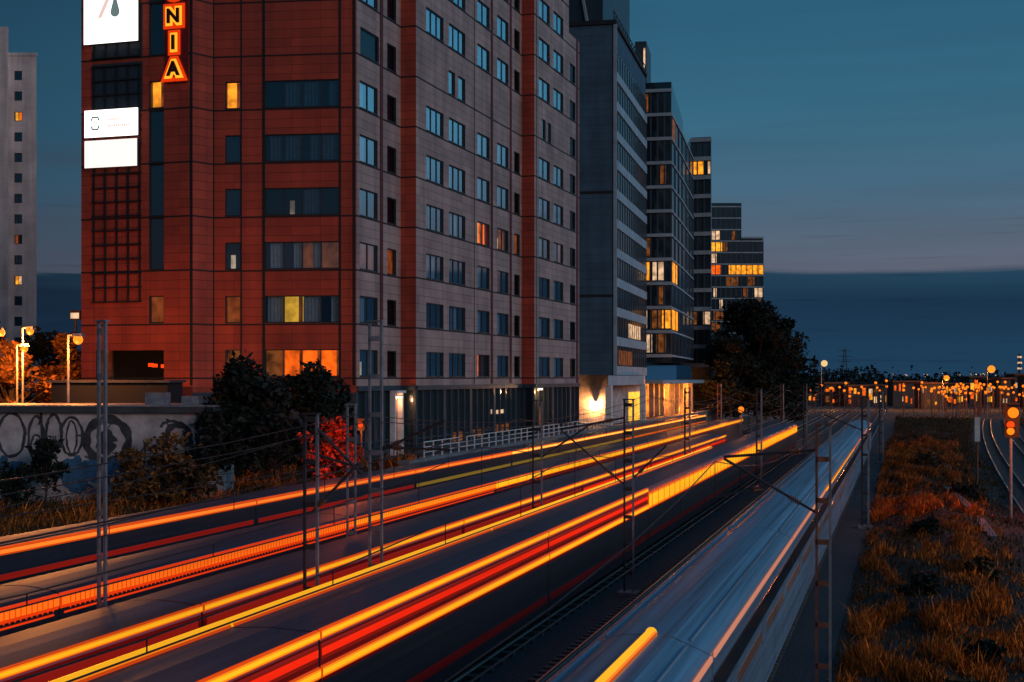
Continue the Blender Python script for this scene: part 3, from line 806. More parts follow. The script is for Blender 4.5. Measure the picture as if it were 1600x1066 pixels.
# recessed base with lit lobby
m = MB(); fb0, fb1, fb2 = P2(862, 166), P2(948, 165), P2(1008, 188)
m.prism([fb0, fb1, fb2, fb2 + (fb0 - fb1)], 3.6, zb2); m.build('base_wall', M['plaster'], b2)
G2, H2 = Fac(fb0, fb1), Fac(fb1, fb2)
m = MB(); H2.box(m, H2.t(982), H2.L, 3.75, ZV(613, 178), .0, .10); m.build('lit_lobby', M['lobby_yellow'], b2)
m = MB(); G2.box(m, G2.t(905), G2.t(948), 3.75, ZV(660, 165), .02, 1.6); m.build('planter_wall', M['concrete'], b2)
m = MB(); cp = [P2(950, 152), P2(1006, 174), P2(1008, 186), P2(955, 162)]
m.prism(cp, ZV(602, 160), ZV(587, 160)); m.build('canopy', M['slab_pale'], b2)
for u, d in ((951.5, 153.2), (1004.5, 174.3)):
    m = MB(); p = P2(u, d); m.box(p.x - .35, p.x + .35, p.y - .35, p.y + .35, 3.7, ZV(602, 160)); m.build('canopy_post', M['white_paint'], b2)
wall_lamp(G2, 931, ZV(628, 165), 'bright flaring lamp on the pale wall at the foot of the blue grey block', 1500, (1, .42, .12), off=.1, emi='lamp_white')

# block three: stepped glass block
b3o = P2(1008, 194)
b3 = thing('glass_block', 'stepped glass block with pale floor slabs and an orange lit entrance', 'building', (b3o.x, b3o.y, 3.7))
fh3 = 37.7 / FPX * 193; z3 = ZV(556, 193)
F3 = Fac(P2(1006, 193.8), P2(1049, 193)); 
tower_front(b3, F3, z3, fh3, 11, mul=4, lit=[(1, .02, .12, 'lit_pale'), (1, .3, .62, 'lit_dim'), (1, .66, .98, 'lit_amber'), (3, 0, .2, 'lit_amber'), (3, .32, .75, 'lit_pale'), (10, .04, .16, 'lit_dim'), (0, .45, .8, 'lit_dim'), (0, .05, .3, 'lit_pale'), (2, .55, .7, 'lit_dim'), (4, .1, .25, 'lit_dim'), (7, .6, .8, 'lit_dim')], zbase=z3)
F3s = Fac(P2(1049, 193), P2(1066, 209)); tower_front(b3, F3s, z3, fh3, 10, mul=3, glassm='tower_glass_b', slab_h=.25, proud=.12, lit=[(3, .1, .5, 'lit_amber'), (1, .0, .55, 'lit_amber'), (9, .1, .4, 'lit_dim')])
F3t = Fac(P2(1066, 209), P2(1083, 232)); tower_front(b3, F3t, z3, fh3, 10, mul=3, glassm='tower_glass_b', slab_h=.25, proud=.10)
m = MB(); a, c, d, e = F3.A, F3.B, F3s.B, F3t.B
m.prism([a, c, c + Vector((-3, 30)), a + Vector((-3, 30))], z3 - 1, z3 + 11 * fh3 + 1.2)
m.prism([c + Vector((-.4, .5)), d + Vector((-.4, .5)), d + Vector((-12, 18)), c + Vector((-12, 18))], z3 - 1, z3 + 10 * fh3 + 1.0)
m.prism([d + Vector((-.5, .6)), e + Vector((-.5, .6)), e + Vector((-14, 14)), d + Vector((-14, 14))], z3 - 1, z3 + 10 * fh3 - 1.5)
m.build('core', M['tower_glass'], b3)
m = MB(); q = P2(997, 196); F_ = Fac(P2(992, 198.3), P2(1010, 198)); F_.box(m, 0, F_.L, z3 + 9 * fh3, z3 + 13.4 * fh3, -8, 0); m.build('stair_tower', M['navy'], b3)
m = MB(); F_.box(m, F_.L * .75, F_.L * .9, z3 + 12.2 * fh3, z3 + 13.1 * fh3, .01, .2); m.build('lit_panel', M['lit_pale'], b3)
# entrance of block three
m = MB(); LF = Fac(P2(1008, 196), P2(1078, 226)); LF.box(m, 0, LF.L, 3.7, ZV(600, 194), -.6, -.05); m.build('lit_lobby', M['lobby_orange'], b3)
for i in range(9):
    m = MB(); t = LF.L * (i + .4) / 9; LF.box(m, t - .3, t + .3, 3.7, ZV(600, 194), .3, .9); m.build('lobby_column', M['concrete'], b3)
m = MB(); LF.box(m, 0, LF.L, ZV(600, 194), ZV(594, 194), -.6, 2.6); m.build('entrance_canopy', M['slab_pale'], b3)
for t in (.25, .42): m = MB(); LF.box(m, LF.L * t, LF.L * (t + .06), 3.8, ZV(606, 194), .0, .1); m.build('lit_door', M['lit_yellow'], b3)
for t in (.3, .75):
    q = LF.p(LF.L * t, 7.2, 2.0); point('lobby_light', q, 3200, (1, .24, .025), .3, b3)

F4 = Fac(P2(1079, 241), P2(1111, 240)); z4 = ZV(571, 240); fh4 = 29.4 / FPX * 240
b4 = thing('glass_block', 'slim dark block with white floor slabs between stepped block and dark tree', 'building', (F4.A.x, F4.A.y, 3.5))
tower_front(b4, F4, z4, fh4, 12, mul=3, slab_h=.7, slab='slab_pale', glassm='tower_glass_b', lit=[(10, .0, .62, 'lit_amber'), (10, .85, .98, 'lit_pale'), (2, .05, .3, 'lit_dim'), (2, .62, .95, 'lit_pale')])
m = MB(); m.prism([F4.A + Vector((.1, .6)), F4.B + Vector((-.1, .6)), F4.B + Vector((-6, 22)), F4.A + Vector((-6, 22))], 3.0, z4 + 12 * fh4 + .6); m.build('core', M['tower_glass'], b4)

d5 = 400
F5 = Fac(P2(1110, d5), P2(1158, d5)); F5b = Fac(P2(1158, d5), P2(1193, d5)); fh5 = 3.35; z5 = 9
b5 = thing('glass_block', 'farthest dark glass block stepping down with one bright amber storey', 'building', (F5.A.x, F5.A.y, 2))
tower_front(b5, F5, z5, fh5, 15, mul=6, slab='slab_pale', slab_h=.35, glassm='tower_glass', lit=[(11, .02, .38, 'lit_yellow'), (11, .4, .55, 'lit_dim'), (10, .02, .2, 'lit_pale'), (9, .02, .35, 'lit_orange'), (9, .60, 1, 'lit_amber'), (4, .05, .3, 'lit_dim'), (12, .05, .3, 'lit_pale'), (12, .7, .8, 'lit_dim'), (8, .5, .9, 'lit_dim'), (7, .1, .2, 'lit_pale'), (5, .1, .45, 'lit_dim'), (6, .3, .4, 'lit_pale')])
tower_front(b5, F5b, z5, fh5, 12, mul=4, slab='slab_pale', slab_h=.35, glassm='tower_glass', lit=[(9, 0, 1, 'lit_amber'), (7, .6, .95, 'lit_pale'), (7, .1, .3, 'lit_dim'), (8, .3, .6, 'lit_dim'), (6, .4, .9, 'lit_dim'), (5, .3, .9, 'lit_pale')])
m = MB(); m.prism([F5.A + Vector((0, .7)), F5.B + Vector((0, .7)), F5.B + Vector((-8, 30)), F5.A + Vector((-8, 30))], 0, z5 + 15 * fh5 + 1.2)
m.prism([F5b.A + Vector((.2, .7)), F5b.B + Vector((-.2, .7)), F5b.B + Vector((-8, 25)), F5b.A + Vector((-8, 25))], 0, z5 + 12 * fh5 + .8); m.build('core', M['tower_glass'], b5)
m = MB(); F5b.box(m, 0, F5b.L, z5 + 12 * fh5 + .8, z5 + 12 * fh5 + 1.3, -6, .3); m.build('roof_edge', M['slab_pale'], b5)

# white residential tower on the left
dW = 220
T1, T2 = Fac(P2(-40, dW), P2(13, dW)), Fac(P2(13, dW + 1.5), P2(57, dW + 1.5))
tw = thing('apartment_tower', 'tall white apartment tower at the left edge with one column of windows', 'building', (T2.A.x, T2.A.y, 3))
m = MB()
def bk14(q): return q + q.normalized() * 14 + Vector((-.8, 0))
for F, top in ((T1, ZV(42, dW)), (T2, ZV(84, dW))):

    if F is T2:
        opn = []
        for i in range(14):
            zc = ZV(118 + 32.0 * i, dW + 1.5); tc = F.t(28.5); opn.append((tc - .62, tc + .62, zc - .72, zc + .72))
        F.wall(m, 0, F.L, 2.5, top, opn, rev=.4)
        A4, B4 = bk14(F.A), bk14(F.B)
        m.quad((A4.x, A4.y, 2.5), (B4.x, B4.y, 2.5), (B4.x, B4.y, top), (A4.x, A4.y, top)); m.quad(F.p(F.L, 2.5), (B4.x, B4.y, 2.5), (B4.x, B4.y, top), F.p(F.L, top))
        m.quad(F.p(0, top), F.p(F.L, top), (B4.x, B4.y, top), (A4.x, A4.y, top)); m.quad(F.p(0, 2.5), (A4.x, A4.y, 2.5), (A4.x, A4.y, top), F.p(0, top))
    else:
        m.prism([F.A, F.B, bk14(F.B), bk14(F.A)], 2.5, top)
m.build('white_wall', [M['white_wall'], M['frame']], tw)
for i, (a, b_, c, d) in enumerate(opn):
    window(tw, T2, a, b_, c, d, [{2: 'yellow', 10: 'amber', 8: 'warm'}.get(i, 'dark'), {2: 'orange', 10: 'pale'}.get(i, 'dark')], glassm='glass_dark')
m = MB(); T2.box(m, -.2, T2.L + .05, ZV(84, dW), ZV(84, dW) + .5, -.4, .15); m.build('parapet', M['white_wall'], tw)

# ------------------------------------------------------------------ graffiti wall
dG = 77.5
GA, GB = P2(-60, dG + .5), P2(326, dG)
GW = Fac(GA, GB); gzb, gzt = 2.2, ZV(645, dG)
gw = thing('garage_row', 'low grey plastered building with sprayed circles and arches and a dark flat roof', 'building', GW.p(GW.L / 2, gzb))
m = MB(); GW.box(m, 0, GW.L, gzb, gzt, -6, 0); m.build('plaster_wall', M['plaster'], gw)
m = MB(); GW.box(m, -.3, GW.L + .3, gzt, ZV(636, dG), -6.3, .35); GW.box(m, -.35, GW.L + .35, ZV(636, dG), ZV(633.5, dG), -6.4, .42, 1); m.build('flat_roof', [M['bitumen'], M['galv']], gw)
for u, w, h in ((233, .6, .7), (288, .5, .5)): m = MB(); t = GW.t(u); GW.box(m, t - w, t + w, ZV(633.5, dG), ZV(633.5, dG) + h, -2.2, -1.2); m.build('roof_vent', M['galv'], gw)
m = MB(); t = GW.t(311); GW.box(m, t - .05, t + .05, gzb, gzt, .02, .12); m.build('downpipe', M['dark_steel'], gw)
def stroke(mb, pts, w, o=.012, m=0):
    n = len(pts); L_, R_ = [], []
    for k in range(n):
        a, c = pts[max(0, k - 1)], pts[min(n - 1, k + 1)]; dt, dz = c[0] - a[0], c[1] - a[1]; L = math.hypot(dt, dz) or 1
        ww = w * (.5 + .12 * math.sin(k * 1.3)); L_.append((pts[k][0] - dz / L * ww, pts[k][1] + dt / L * ww)); R_.append((pts[k][0] + dz / L * ww, pts[k][1] - dt / L * ww))
    i0 = len(mb.v); mb.v.extend(GW.p(q[0], q[1], o) for q in L_); mb.v.extend(GW.p(q[0], q[1], o) for q in R_)
    for k in range(n - 1): mb.f.append((i0 + k, i0 + k + 1, i0 + n + k + 1, i0 + n + k)); mb.m.append(m)
def oval(uc, vc, ru, rv, a0=0, a1=360, n=26, jit=.0):
    return [(GW.t(uc + ru * math.cos(R(a0 + (a1 - a0) * k / n))) + random.uniform(-jit, jit), ZV(vc + rv * math.sin(R(a0 + (a1 - a0) * k / n)), dG) + random.uniform(-jit, jit)) for k in range(n + 1)]
random.seed(8)
m = MB()
stroke(m, oval(18, 680, 21, 34, jit=.03), .16); stroke(m, oval(57, 685, 12, 34, jit=.03), .16, .014); stroke(m, oval(57, 696, 8, 16, jit=.03), .12, .016)
stroke(m, oval(84, 680, 12, 32, 150, 400, jit=.03), .16, .013); stroke(m, oval(112, 682, 17, 30, jit=.03), .15, .015); stroke(m, oval(112, 684, 8, 26, jit=.03), .10, .017)
stroke(m, oval(168, 688, 33, 33, 12, 372, 34, .03), .46, .018); stroke(m, oval(166, 692, 9, 14, jit=.05), .5, .02); stroke(m, oval(166, 690, 5, 8, jit=.05), .5, .022)
stroke(m, oval(278, 690, 20, 26, 130, 380, jit=.05), .34, .019); stroke(m, oval(268, 668, 16, 10, 180, 360, jit=.03), .14, .021)
for i in range(26):
    u, v = random.uniform(2, 310), random.uniform(655, 735); stroke(m, [(GW.t(u), ZV(v, dG)), (GW.t(u + random.uniform(-8, 20)), ZV(v + random.uniform(-30, 30), dG)), (GW.t(u + random.uniform(-4, 30)), ZV(v + random.uniform(-20, 30), dG))], random.uniform(.05, .12), .023 + .0003 * i)
m.build('dark_graffiti', M['spray_dark'], gw)
m = MB()
for uc in (4, 12, 20, 28, 36, 108, 114, 120, 126, 132, 138, 145, 180, 196, 206, 214, 222):
    stroke(m, oval(uc, 742 + random.uniform(-8, 8), random.uniform(6, 10), random.uniform(14, 22), random.uniform(0, 90), random.uniform(270, 420), 18, .04), random.uniform(.25, .6), .032 + random.uniform(0, .006))
m.build('blue_graffiti', M['spray_blue'], gw)
# dark shed and pale van roof behind it
m = MB(); dS = 88; SF = Fac(P2(80, dS), P2(262, dS)); sh = thing('shed', 'low dark shed between the graffiti building and the red block', 'building', SF.p(0, 3))
SF.box(m, 0, SF.L, 2.9, ZV(598, dS), -4, 0); m.build('shed_wall', M['black'], sh)
m = MB(); SF.box(m, -.2, SF.L + .2, ZV(598, dS), ZV(594, dS), -4.2, .3); m.build('shed_roof', M['bitumen'], sh)

# ------------------------------------------------------------------ trains
def profile(s, w, eave, crown):
    """cross-section, near side at x = s"""
    c = .22; x1 = s - w
    return [(s, .42), (s + .03, 1.1), (s + .02, 2.34), (s, eave - c), (s - .06, eave - .06), (s - .20, eave + .01), (s - w * .30, crown - .03), (s - w * .5, crown), (s - w * .70, crown - .03), (x1 + .20, eave + .01), (x1 + .06, eave - .06), (x1, eave - c), (x1 - .03, 1.1), (x1, .42)]
def extrude(mb, prof, y0, y1, mats):
    n = len(prof); i = len(mb.v)
    for y in (y0, y1): mb.v.extend((p[0], y, p[1]) for p in prof)
    for k in range(n):
        j = (k + 1) % n; mb.f.append((i + k, i + j, i + n + j, i + n + k)); mb.m.append(mats[k])
    mb.f.append(tuple(i + k for k in range(n))); mb.m.append(mats[0]); mb.f.append(tuple(i + 2 * n - 1 - k for k in range(n))); mb.m.append(mats[0])
def side_band(mb, s, z, h, y0, y1, out=.07, core=0, edge=1, e=.3):
    """band on the body side; as a light trail: bright core, then orange, then dim red glow at the rim"""
    a = h * (1 - e) / 2; o = out; c_ = (a + h / 2) / 2; mid = 2 if edge == 1 else edge
    prof = [(s, z - h / 2), (s + o * .6, z - h / 2 + .01), (s + o * .9, z - c_), (s + o, z - a), (s + o, z + a), (s + o * .9, z + c_), (s + o * .6, z + h / 2 - .01), (s, z + h / 2)]
    ms = [edge, edge, mid, core, mid, edge, edge]
    i = len(mb.v); n = len(prof)
    for y in (y0, y1): mb.v.extend((p[0], y, p[1]) for p in prof)
    for k in range(n - 1): mb.f.append((i + k, i + k + 1, i + n + k + 1, i + n + k)); mb.m.append(ms[k])
    mb.f.append(tuple(i + k for k in range(n))); mb.m.append(edge); mb.f.append(tuple(i + 2 * n - 1 - k for k in range(n))); mb.m.append(edge)
def roof_tube(mb, x, z, w, h, y0, y1, core=0, edge=1):
    n = 9; i = len(mb.v)
    prof = [(x + w / 2 * math.cos(math.pi * k / (n - 1)), z + h * math.sin(math.pi * k / (n - 1))) for k in range(n)]
    for y in (y0, y1): mb.v.extend((p[0], y, p[1]) for p in prof)
    for k in range(n - 1): mb.f.append((i + k, i + k + 1, i + n + k + 1, i + n + k)); mb.m.append(edge if k in (0, n - 2) else (2 if k in (1, n - 3) else core))
    mb.f.append(tuple(i + k for k in range(n))); mb.m.append(core); mb.f.append(tuple(i + 2 * n - 1 - k for k in range(n))); mb.m.append(core)
def train(name, label, s, w, eave, crown, y0, y1, n, body, roof, skirt, bands, door_mat=None, seed=1):
    """bands(i, ya, yb, carriage) adds the light trail bands and plain stripes of carriage i"""
    random.seed(seed)
    root = thing(name, label, 'train', (s - w / 2, y0, 0), 'trains standing on the tracks')
    L = (y1 - y0) / n
    for i in range(n):
        ya, yb = y0 + i * L + .05, y0 + (i + 1) * L - .05
        mb = MB(); pf = profile(s, w, eave, crown)
        extrude(mb, pf, ya, yb, [2, 2, 0, 0, 0, 1, 1, 1, 1, 0, 0, 0, 2, 2])
        car = mb.build('carriage', [M[body], M[roof], M[skirt]], root)
        rb = MB(); cxx = s - w / 2
        for q in range(0):
            yy = ya + L * (.45 + .28 * q); ln = random.uniform(1.6, 3.4); ww = w * random.uniform(.14, .2)
            rb = MB(); rb.hexa([(cxx - ww, yy, crown - .06), (cxx + ww, yy, crown - .06), (cxx + ww, yy + ln, crown - .06), (cxx - ww, yy + ln, crown - .06), (cxx - ww * .9, yy + .1, crown + .09), (cxx + ww * .9, yy + .1, crown + .09), (cxx + ww * .9, yy + ln - .1, crown + .09), (cxx - ww * .9, yy + ln - .1, crown + .09)]); rb.build('roof_unit', M[roof], car)
        for yc in (ya + 2.6, yb - 2.6):
            bg = MB()
            bg.box(s - w + .25, s - .25, yc - 1.5, yc + 1.5, .35, .62)
            for dy in (-1.05, 1.05):
                for dx in (-.75, .75):
                    bg.tube((cxx + dx - .07, yc + dy, .44), (cxx + dx + .07, yc + dy, .44), .44, 14)
            bg.box(s - .32, s - .18, yc - 1.5, yc + 1.5, .30, .50)
            bg.build('bogie', M['bogie'], car)
        bands(i, ya, yb, car)
        if i < n - 1:
            gw_ = MB(); extrude(gw_, [(p[0] * .985 + cxx * .015, p[1] * .99 + .01) for p in profile(s, w * .985, eave - .04, crown - .05)], yb, yb + .10, [0] * 14); gw_.build('gangway', M['black'], root)
    for ye, sg_ in ((y0, -1), (y1, 1)):                 # cab ends
        pf = profile(s, w, eave, crown); cx_, cz_ = s - w / 2, 1.6
        pf2 = [(cx_ + (p[0] - cx_) * .86, .5 + (p[1] - .5) * (.80 if p[1] > 1.5 else 1)) for p in pf]
        mb = MB(); nn = len(pf); yb_ = ye + sg_ * -.05; yf = ye + sg_ * 1.5
        mb.v.extend((p[0], yb_, p[1]) for p in pf); mb.v.extend((p[0], yf, p[1]) for p in pf2)
        for k_ in range(nn):
            j = (k_ + 1) % nn; mb.f.append((k_, j, nn + j, nn + k_)); mb.m.append(1 if 5 <= k_ <= 8 else 0)
        mb.f.append(tuple(nn + k_ for k_ in range(nn))); mb.m.append(0)
        cb_ = mb.build('cab', [M[body], M[roof]], root)
        ws = MB(); ws.quad((cx_ + w * .34, yf + sg_ * .02, 1.75), (cx_ - w * .34, yf + sg_ * .02, 1.75), (cx_ - w * .34, yf + sg_ * .02, 2.6), (cx_ + w * .34, yf + sg_ * .02, 2.6)); ws.build('windscreen', M['shop_glass'], cb_)
        for dx in (-.75, .75):
            hl = MB(); hl.tube((cx_ + dx, yf, 1.15), (cx_ + dx, yf + sg_ * .06, 1.15), .13, 10); hl.build('headlight', M['lamp_white'] if sg_ > 0 else M['lamp_red'], cb_)
    return root
MID = {'strip_core': 'strip_mid', 'strip_hot': 'strip_mid', 'strip_red': 'strip_redim', 'strip_orange': 'strip_red2', 'strip_amb2': 'strip_edge', 'strip_amb3': 'strip_edge', 'strip_pink': 'strip_pink'}
def sub(mb, name, mats, car): return mb.build(name, [M[k] for k in mats] + [M[MID.get(mats[0], mats[-1])]], car)
def doors(car, s, ya, yb, zt_, matn, n=3):
    for q in range(n):
        yy = ya + (yb - ya) * (q + .5) / n
        d_ = MB(); d_.box(s + .02, s + .045, yy - .62, yy - .02, .75, zt_); d_.box(s + .02, s + .045, yy + .02, yy + .62, .75, zt_); d_.build('door', M[matn], car)

# grey-blue train nearest the grass bank
def bands_blue(i, ya, yb, car):
    m = MB(); side_band(m, -3.83, 2.80, .55, ya + .1, yb - .1, .012, 0, 0); sub(m, 'window_or_trail_band', ['shop_glass'], car)
    yy0, yy1 = ya + .2, yb - .2
    core = 'strip_core' if 3 <= i <= 4 else 'strip_pink'
    m = MB(); side_band(m, -3.855, 3.52, .13, yy0, yy1, .05, 0, 1); sub(m, 'gutter_glow', [core, 'strip_pink' if i < 3 else 'strip_edge'], car)  # gutter edge made to glow, though no lamp runs there
    m = MB(); side_band(m, -3.825, 2.10, .34, ya + .1, yb - .1, .012, 0, 0); sub(m, 'brown_reflection', ['brown_reflection'], car)  # brown reflections on the side, painted on as a stripe
    for dx in (-.95, -.5, .0, .5, .9):
        m = MB(); m.box(-5.25 + dx - .02, -5.25 + dx + .02, ya + .3, yb - .3, 3.68, 3.92 - .12 * abs(dx)); sub(m, 'roof_rib', ['blue_roof'], car)
    doors(car, -3.85, ya, yb, 2.5, 'silver_side', 3)
    if i == 0:
        m = MB(); roof_tube(m, -5.15, 3.93, .26, .12, ya, 28.9, 0, 1); m.ball((-5.15, 28.9, 3.95), .13, 10, 6); sub(m, 'roof_streak', ['strip_core', 'strip_edge'], car)  # yellow streak of light, added as a glowing bar on the roof
train('commuter_train', 'grey blue train with a broad ribbed roof on the track beside the grassy bank', -3.85, 2.8, 3.62, 3.92, 7.0, 182.0, 8, 'silver_side', 'blue_roof', 'silver_side', bands_blue, seed=1)

# red train added to carry headlight and tail light trails as glowing ribbons
def bands_red(i, ya, yb, car):
    s = -12.98; far_ = ya > 58
    if not far_:
        m = MB(); side_band(m, s - .02, 2.57, .30, ya + .01, yb - .01, .10, 0, 1, .6); sub(m, 'window_or_trail_band', ['strip_core', 'strip_edge'], car)
        m = MB(); side_band(m, s - .05, 3.44, .25, ya + .01, yb - .01, .10, 0, 1, .62); sub(m, 'eave_trail', ['strip_core', 'strip_edge'], car)
        m = MB(); side_band(m, s - .02, 3.03, .40, ya + .05, yb - .05, .05, 0, 1, .55); sub(m, 'red_trail', ['strip_red', 'strip_redim'], car)
    else:
        m = MB(); side_band(m, s - .03, 2.86, .92, ya + .01, yb - .01, .10, 0, 1, .35); sub(m, 'window_or_trail_band', ['strip_core', 'strip_edge'], car)
        mm = MB(); q = ya + .9
        while q < yb - .5: mm.box(s + .06, s + .085, q, q + .07, 2.44, 3.28); q += 1.9
        sub(mm, 'trail_bar', ['strip_edge'], car)
    m = MB(); side_band(m, s - .01, 1.72, .50, ya + .2, yb - .2, .015, 0, 0); sub(m, 'grey_stripe', ['grey_skirt'], car)
    m = MB(); side_band(m, s + .0, 1.02, .36, ya + .2, yb - .2, .03, 0, 0); sub(m, 'red_stripe', ['red_body'], car)
    
    if ya < 95:
        m = MB(); roof_tube(m, -15.36, 3.50, .34, .20, ya + .01, yb - .01, 0, 1); sub(m, 'far_eave_trail', ['strip_core', 'strip_edge'], car)
train('red_trail_train', 'long added red train carrying two amber light trails, the red one nearest the camera', -12.98, 2.48, 3.5, 3.56, 8.0, 178.0, 8, 'red_body', 'dark_roof', 'dark_skirt', bands_red, seed=2)

# second red train, added to carry a headlight trail along its eave
def bands_maroon(i, ya, yb, car):
    s = -17.4
    m = MB(); side_band(m, s - .05, 3.44, .22, ya + .01, yb - .01, .10, 0, 1, .62); sub(m, 'eave_trail', ['strip_core', 'strip_edge'], car)
    m = MB(); side_band(m, s - .02, 3.02, .30, ya + .2, yb - .2, .05, 0, 1, .4); sub(m, 'red_trail', ['strip_redim' if ya < 62 else 'strip_red', 'strip_redim'], car)
    m = MB(); side_band(m, s - .01, 2.0, .6, ya + .2, yb - .2, .012, 0, 0); sub(m, 'window_or_trail_band', ['shop_glass'], car)
    doors(car, s, ya, yb, 1.9, 'maroon_body', 3)
train('red_trail_train', 'added red train with one amber light trail, between bright red train and tallest mast', -17.4, 2.5, 3.5, 3.60, 10.0, 141.0, 6, 'red_body', 'dark_roof', 'maroon_body', bands_maroon, seed=3)

# third train: added to carry one deep orange to yellow light trail
def bands_orange(i, ya, yb, car):
    s = -22.6; n_or = ya < 58
    m = MB(); side_band(m, s - .03, 3.17, .44, ya + .01, yb - .01, .10, 0, 1, .5 if n_or else .4)
    sub(m, 'window_or_trail_band', ['strip_orange' if ya < 52 else ('strip_amb2' if ya < 74 else 'strip_core'), 'strip_red2' if ya < 52 else 'strip_edge'], car)
    mm = MB(); q = ya + .4; stp = .24 if ya < 60 else 2.1
    while q < yb - .3: mm.box(s + .055, s + .085, q, q + (.022), 2.93, 3.41); q += stp
    sub(mm, 'trail_bar', ['strip_red2'], car)  # flicker along the light trail, drawn as glowing bars
    m = MB(); side_band(m, s - .02, 2.83, .07, ya + .2, yb - .2, .05, 0, 0); sub(m, 'sill_trail', ['strip_red2' if ya < 58 else 'strip_redim'], car)
M['strip_amb2'] = strip('trail_amber_orange', (1, .27, .010), 1.1)
M['strip_red2'] = strip('trail_red_orange', (1, .05, .004), .75)
train('orange_trail_train', 'added dark train with one deep orange light trail turning yellow farther away', -22.6, 2.5, 3.45, 3.56, 12.0, 203.0, 9, 'navy_body', 'dark_roof', 'navy_body', bands_orange, seed=4)

# fourth train: added to carry a trail of road traffic light along its eave
def bands_street(i, ya, yb, car):
    s = -27.6
    core = 'strip_amb3' if ya < 80 else 'strip_hot'
    m = MB(); side_band(m, s - .05, 3.85, .31, ya + .02, yb - .02, .10, 0, 1, .6); sub(m, 'eave_trail', [core, 'strip_edge'], car)
    m = MB(); side_band(m, s - .02, 3.02, .22, ya + .2, yb - .2, .05, 0, 1, .4); sub(m, 'window_or_trail_band', ['strip_redim' if ya < 64 else ('strip_olive' if ya < 130 else 'strip_edge'), 'strip_redim' if ya < 60 else 'strip_olive'], car)
M['strip_amb3'] = strip('trail_coral', (1, .21, .022), 1.1)
train('dark_trail_train', 'added dark train farthest left with a bright orange light trail along its roof edge', -27.6, 2.5, 3.9, 4.02, 14.0, 200.0, 9, 'navy_body', 'dark_roof', 'navy_body', bands_street, seed=5)

# ------------------------------------------------------------------ overhead line poles
def line_pole(label, u, x, vtop, zb=-.4, gap=.40, matn='dark_steel', arm=None, arms2=None, leg=.075, name='catenary_mast', single=False):
    p, dep = PX(u, x); zt_ = ZV(vtop, dep)
    r_ = thing(name, label, 'mast', (p.x, p.y, zb), 'overhead line masts along the tracks')
    if single:
        m = MB(); m.tube((p.x, p.y, zb), (p.x, p.y, zt_), leg, 8, leg * .7); m.build('post', M[matn], r_)
    else:
        for dx in (-gap / 2, gap / 2):
            m = MB(); x0 = p.x + dx; w = leg
            m.box(x0 - w / 2, x0 + w / 2, p.y - w * .6, p.y + w * .6, zb, zt_); m.build('leg', M[matn] if dx < 0 else M['galv'], r_)
        m = MB(); z = zb + 1.0; 
        while z < zt_ - .2:
            m = MB(); m.box(p.x - gap / 2 + leg / 2, p.x + gap / 2 - leg / 2, p.y - .10, p.y - .07, z, z + .16); m.build('batten', M[matn], r_); z += 1.25
        m = MB(); m.box(p.x - gap / 2 - .06, p.x + gap / 2 + .06, p.y - .12, p.y + .12, zt_, zt_ + .05)
        m.build('mast_cap', M[matn], r_)
    m = MB(); m.box(p.x - .45, p.x + .45, p.y - .45, p.y + .45, zb - .3, zb + .25); m.build('footing', M['concrete'], r_)
    for ar in (arm or []):
        (dx0, z0_), (dx1, z1_) = ar
        m = MB(); m.tube((p.x + dx0, p.y, z0_), (p.x + dx1, p.y, z1_), .045, 6); 
        q = Vector((p.x + dx0, p.y, z0_)).lerp(Vector((p.x + dx1, p.y, z1_)), .18); q2 = Vector((p.x + dx0, p.y, z0_)).lerp(Vector((p.x + dx1, p.y, z1_)), .30)
        m.build('cantilever', M['dark_steel'], r_)
        m = MB()
        for k in range(5): c0 = q.lerp(q2, k / 5); c1 = q.lerp(q2, (k + .6) / 5); m.tube(c0, c1, .09, 8)
        m.build('insulator', M['porcelain'], r_)
    return r_
line_pole('paired steel mast standing between the grey blue train and the grass', 1286.5, -2.3, 664, matn='rust', arm=[((-.2, 5.3), (-3.0, 6.9)), ((-.2, 7.2), (-3.0, 6.95)), ((-1.6, 6.1), (-3.3, 5.7))])
line_pole('paired steel mast between the grey blue train and the bright red train', 982.5, -11.75, 625, matn='dark_steel', arm=[((-.2, 4.6), (-3.1, 7.0)), ((-.2, 7.6), (-3.1, 7.05)), ((.2, 4.9), (1.7, 6.4))])
p3 = line_pole('tallest mast in front of the grey facade, rising above the dark ground floor', 587, -16.72, 503, matn='galv', gap=.42, arm=[((-.2, 6.3), (-2.4, 6.9)), ((.2, 7.0), (2.4, 8.0)), ((.2, 7.1), (2.6, 7.05))])
line_pole('shorter paired mast in front of the red lit bush', 486, -16.72, 648, arm=[((.2, 7.9), (1.6, 6.6)), ((-.0, 5.4), (1.5, 6.9))])
line_pole('tall grey mast in front of the graffiti building', 159.5, -21.25, 503, matn='galv', gap=.20, leg=.075)
line_pole('thin paired mast in front of the warm wall lamp', 839.5, -16.72, 627, gap=.42, arm=[((.2, 5.6), (2.6, 7.2))], matn='dark_steel')
line_pole('slim grey mast with a flat top between red lit bush and tallest mast', 549, -21.25, 633, matn='galv', gap=.34, leg=.07)
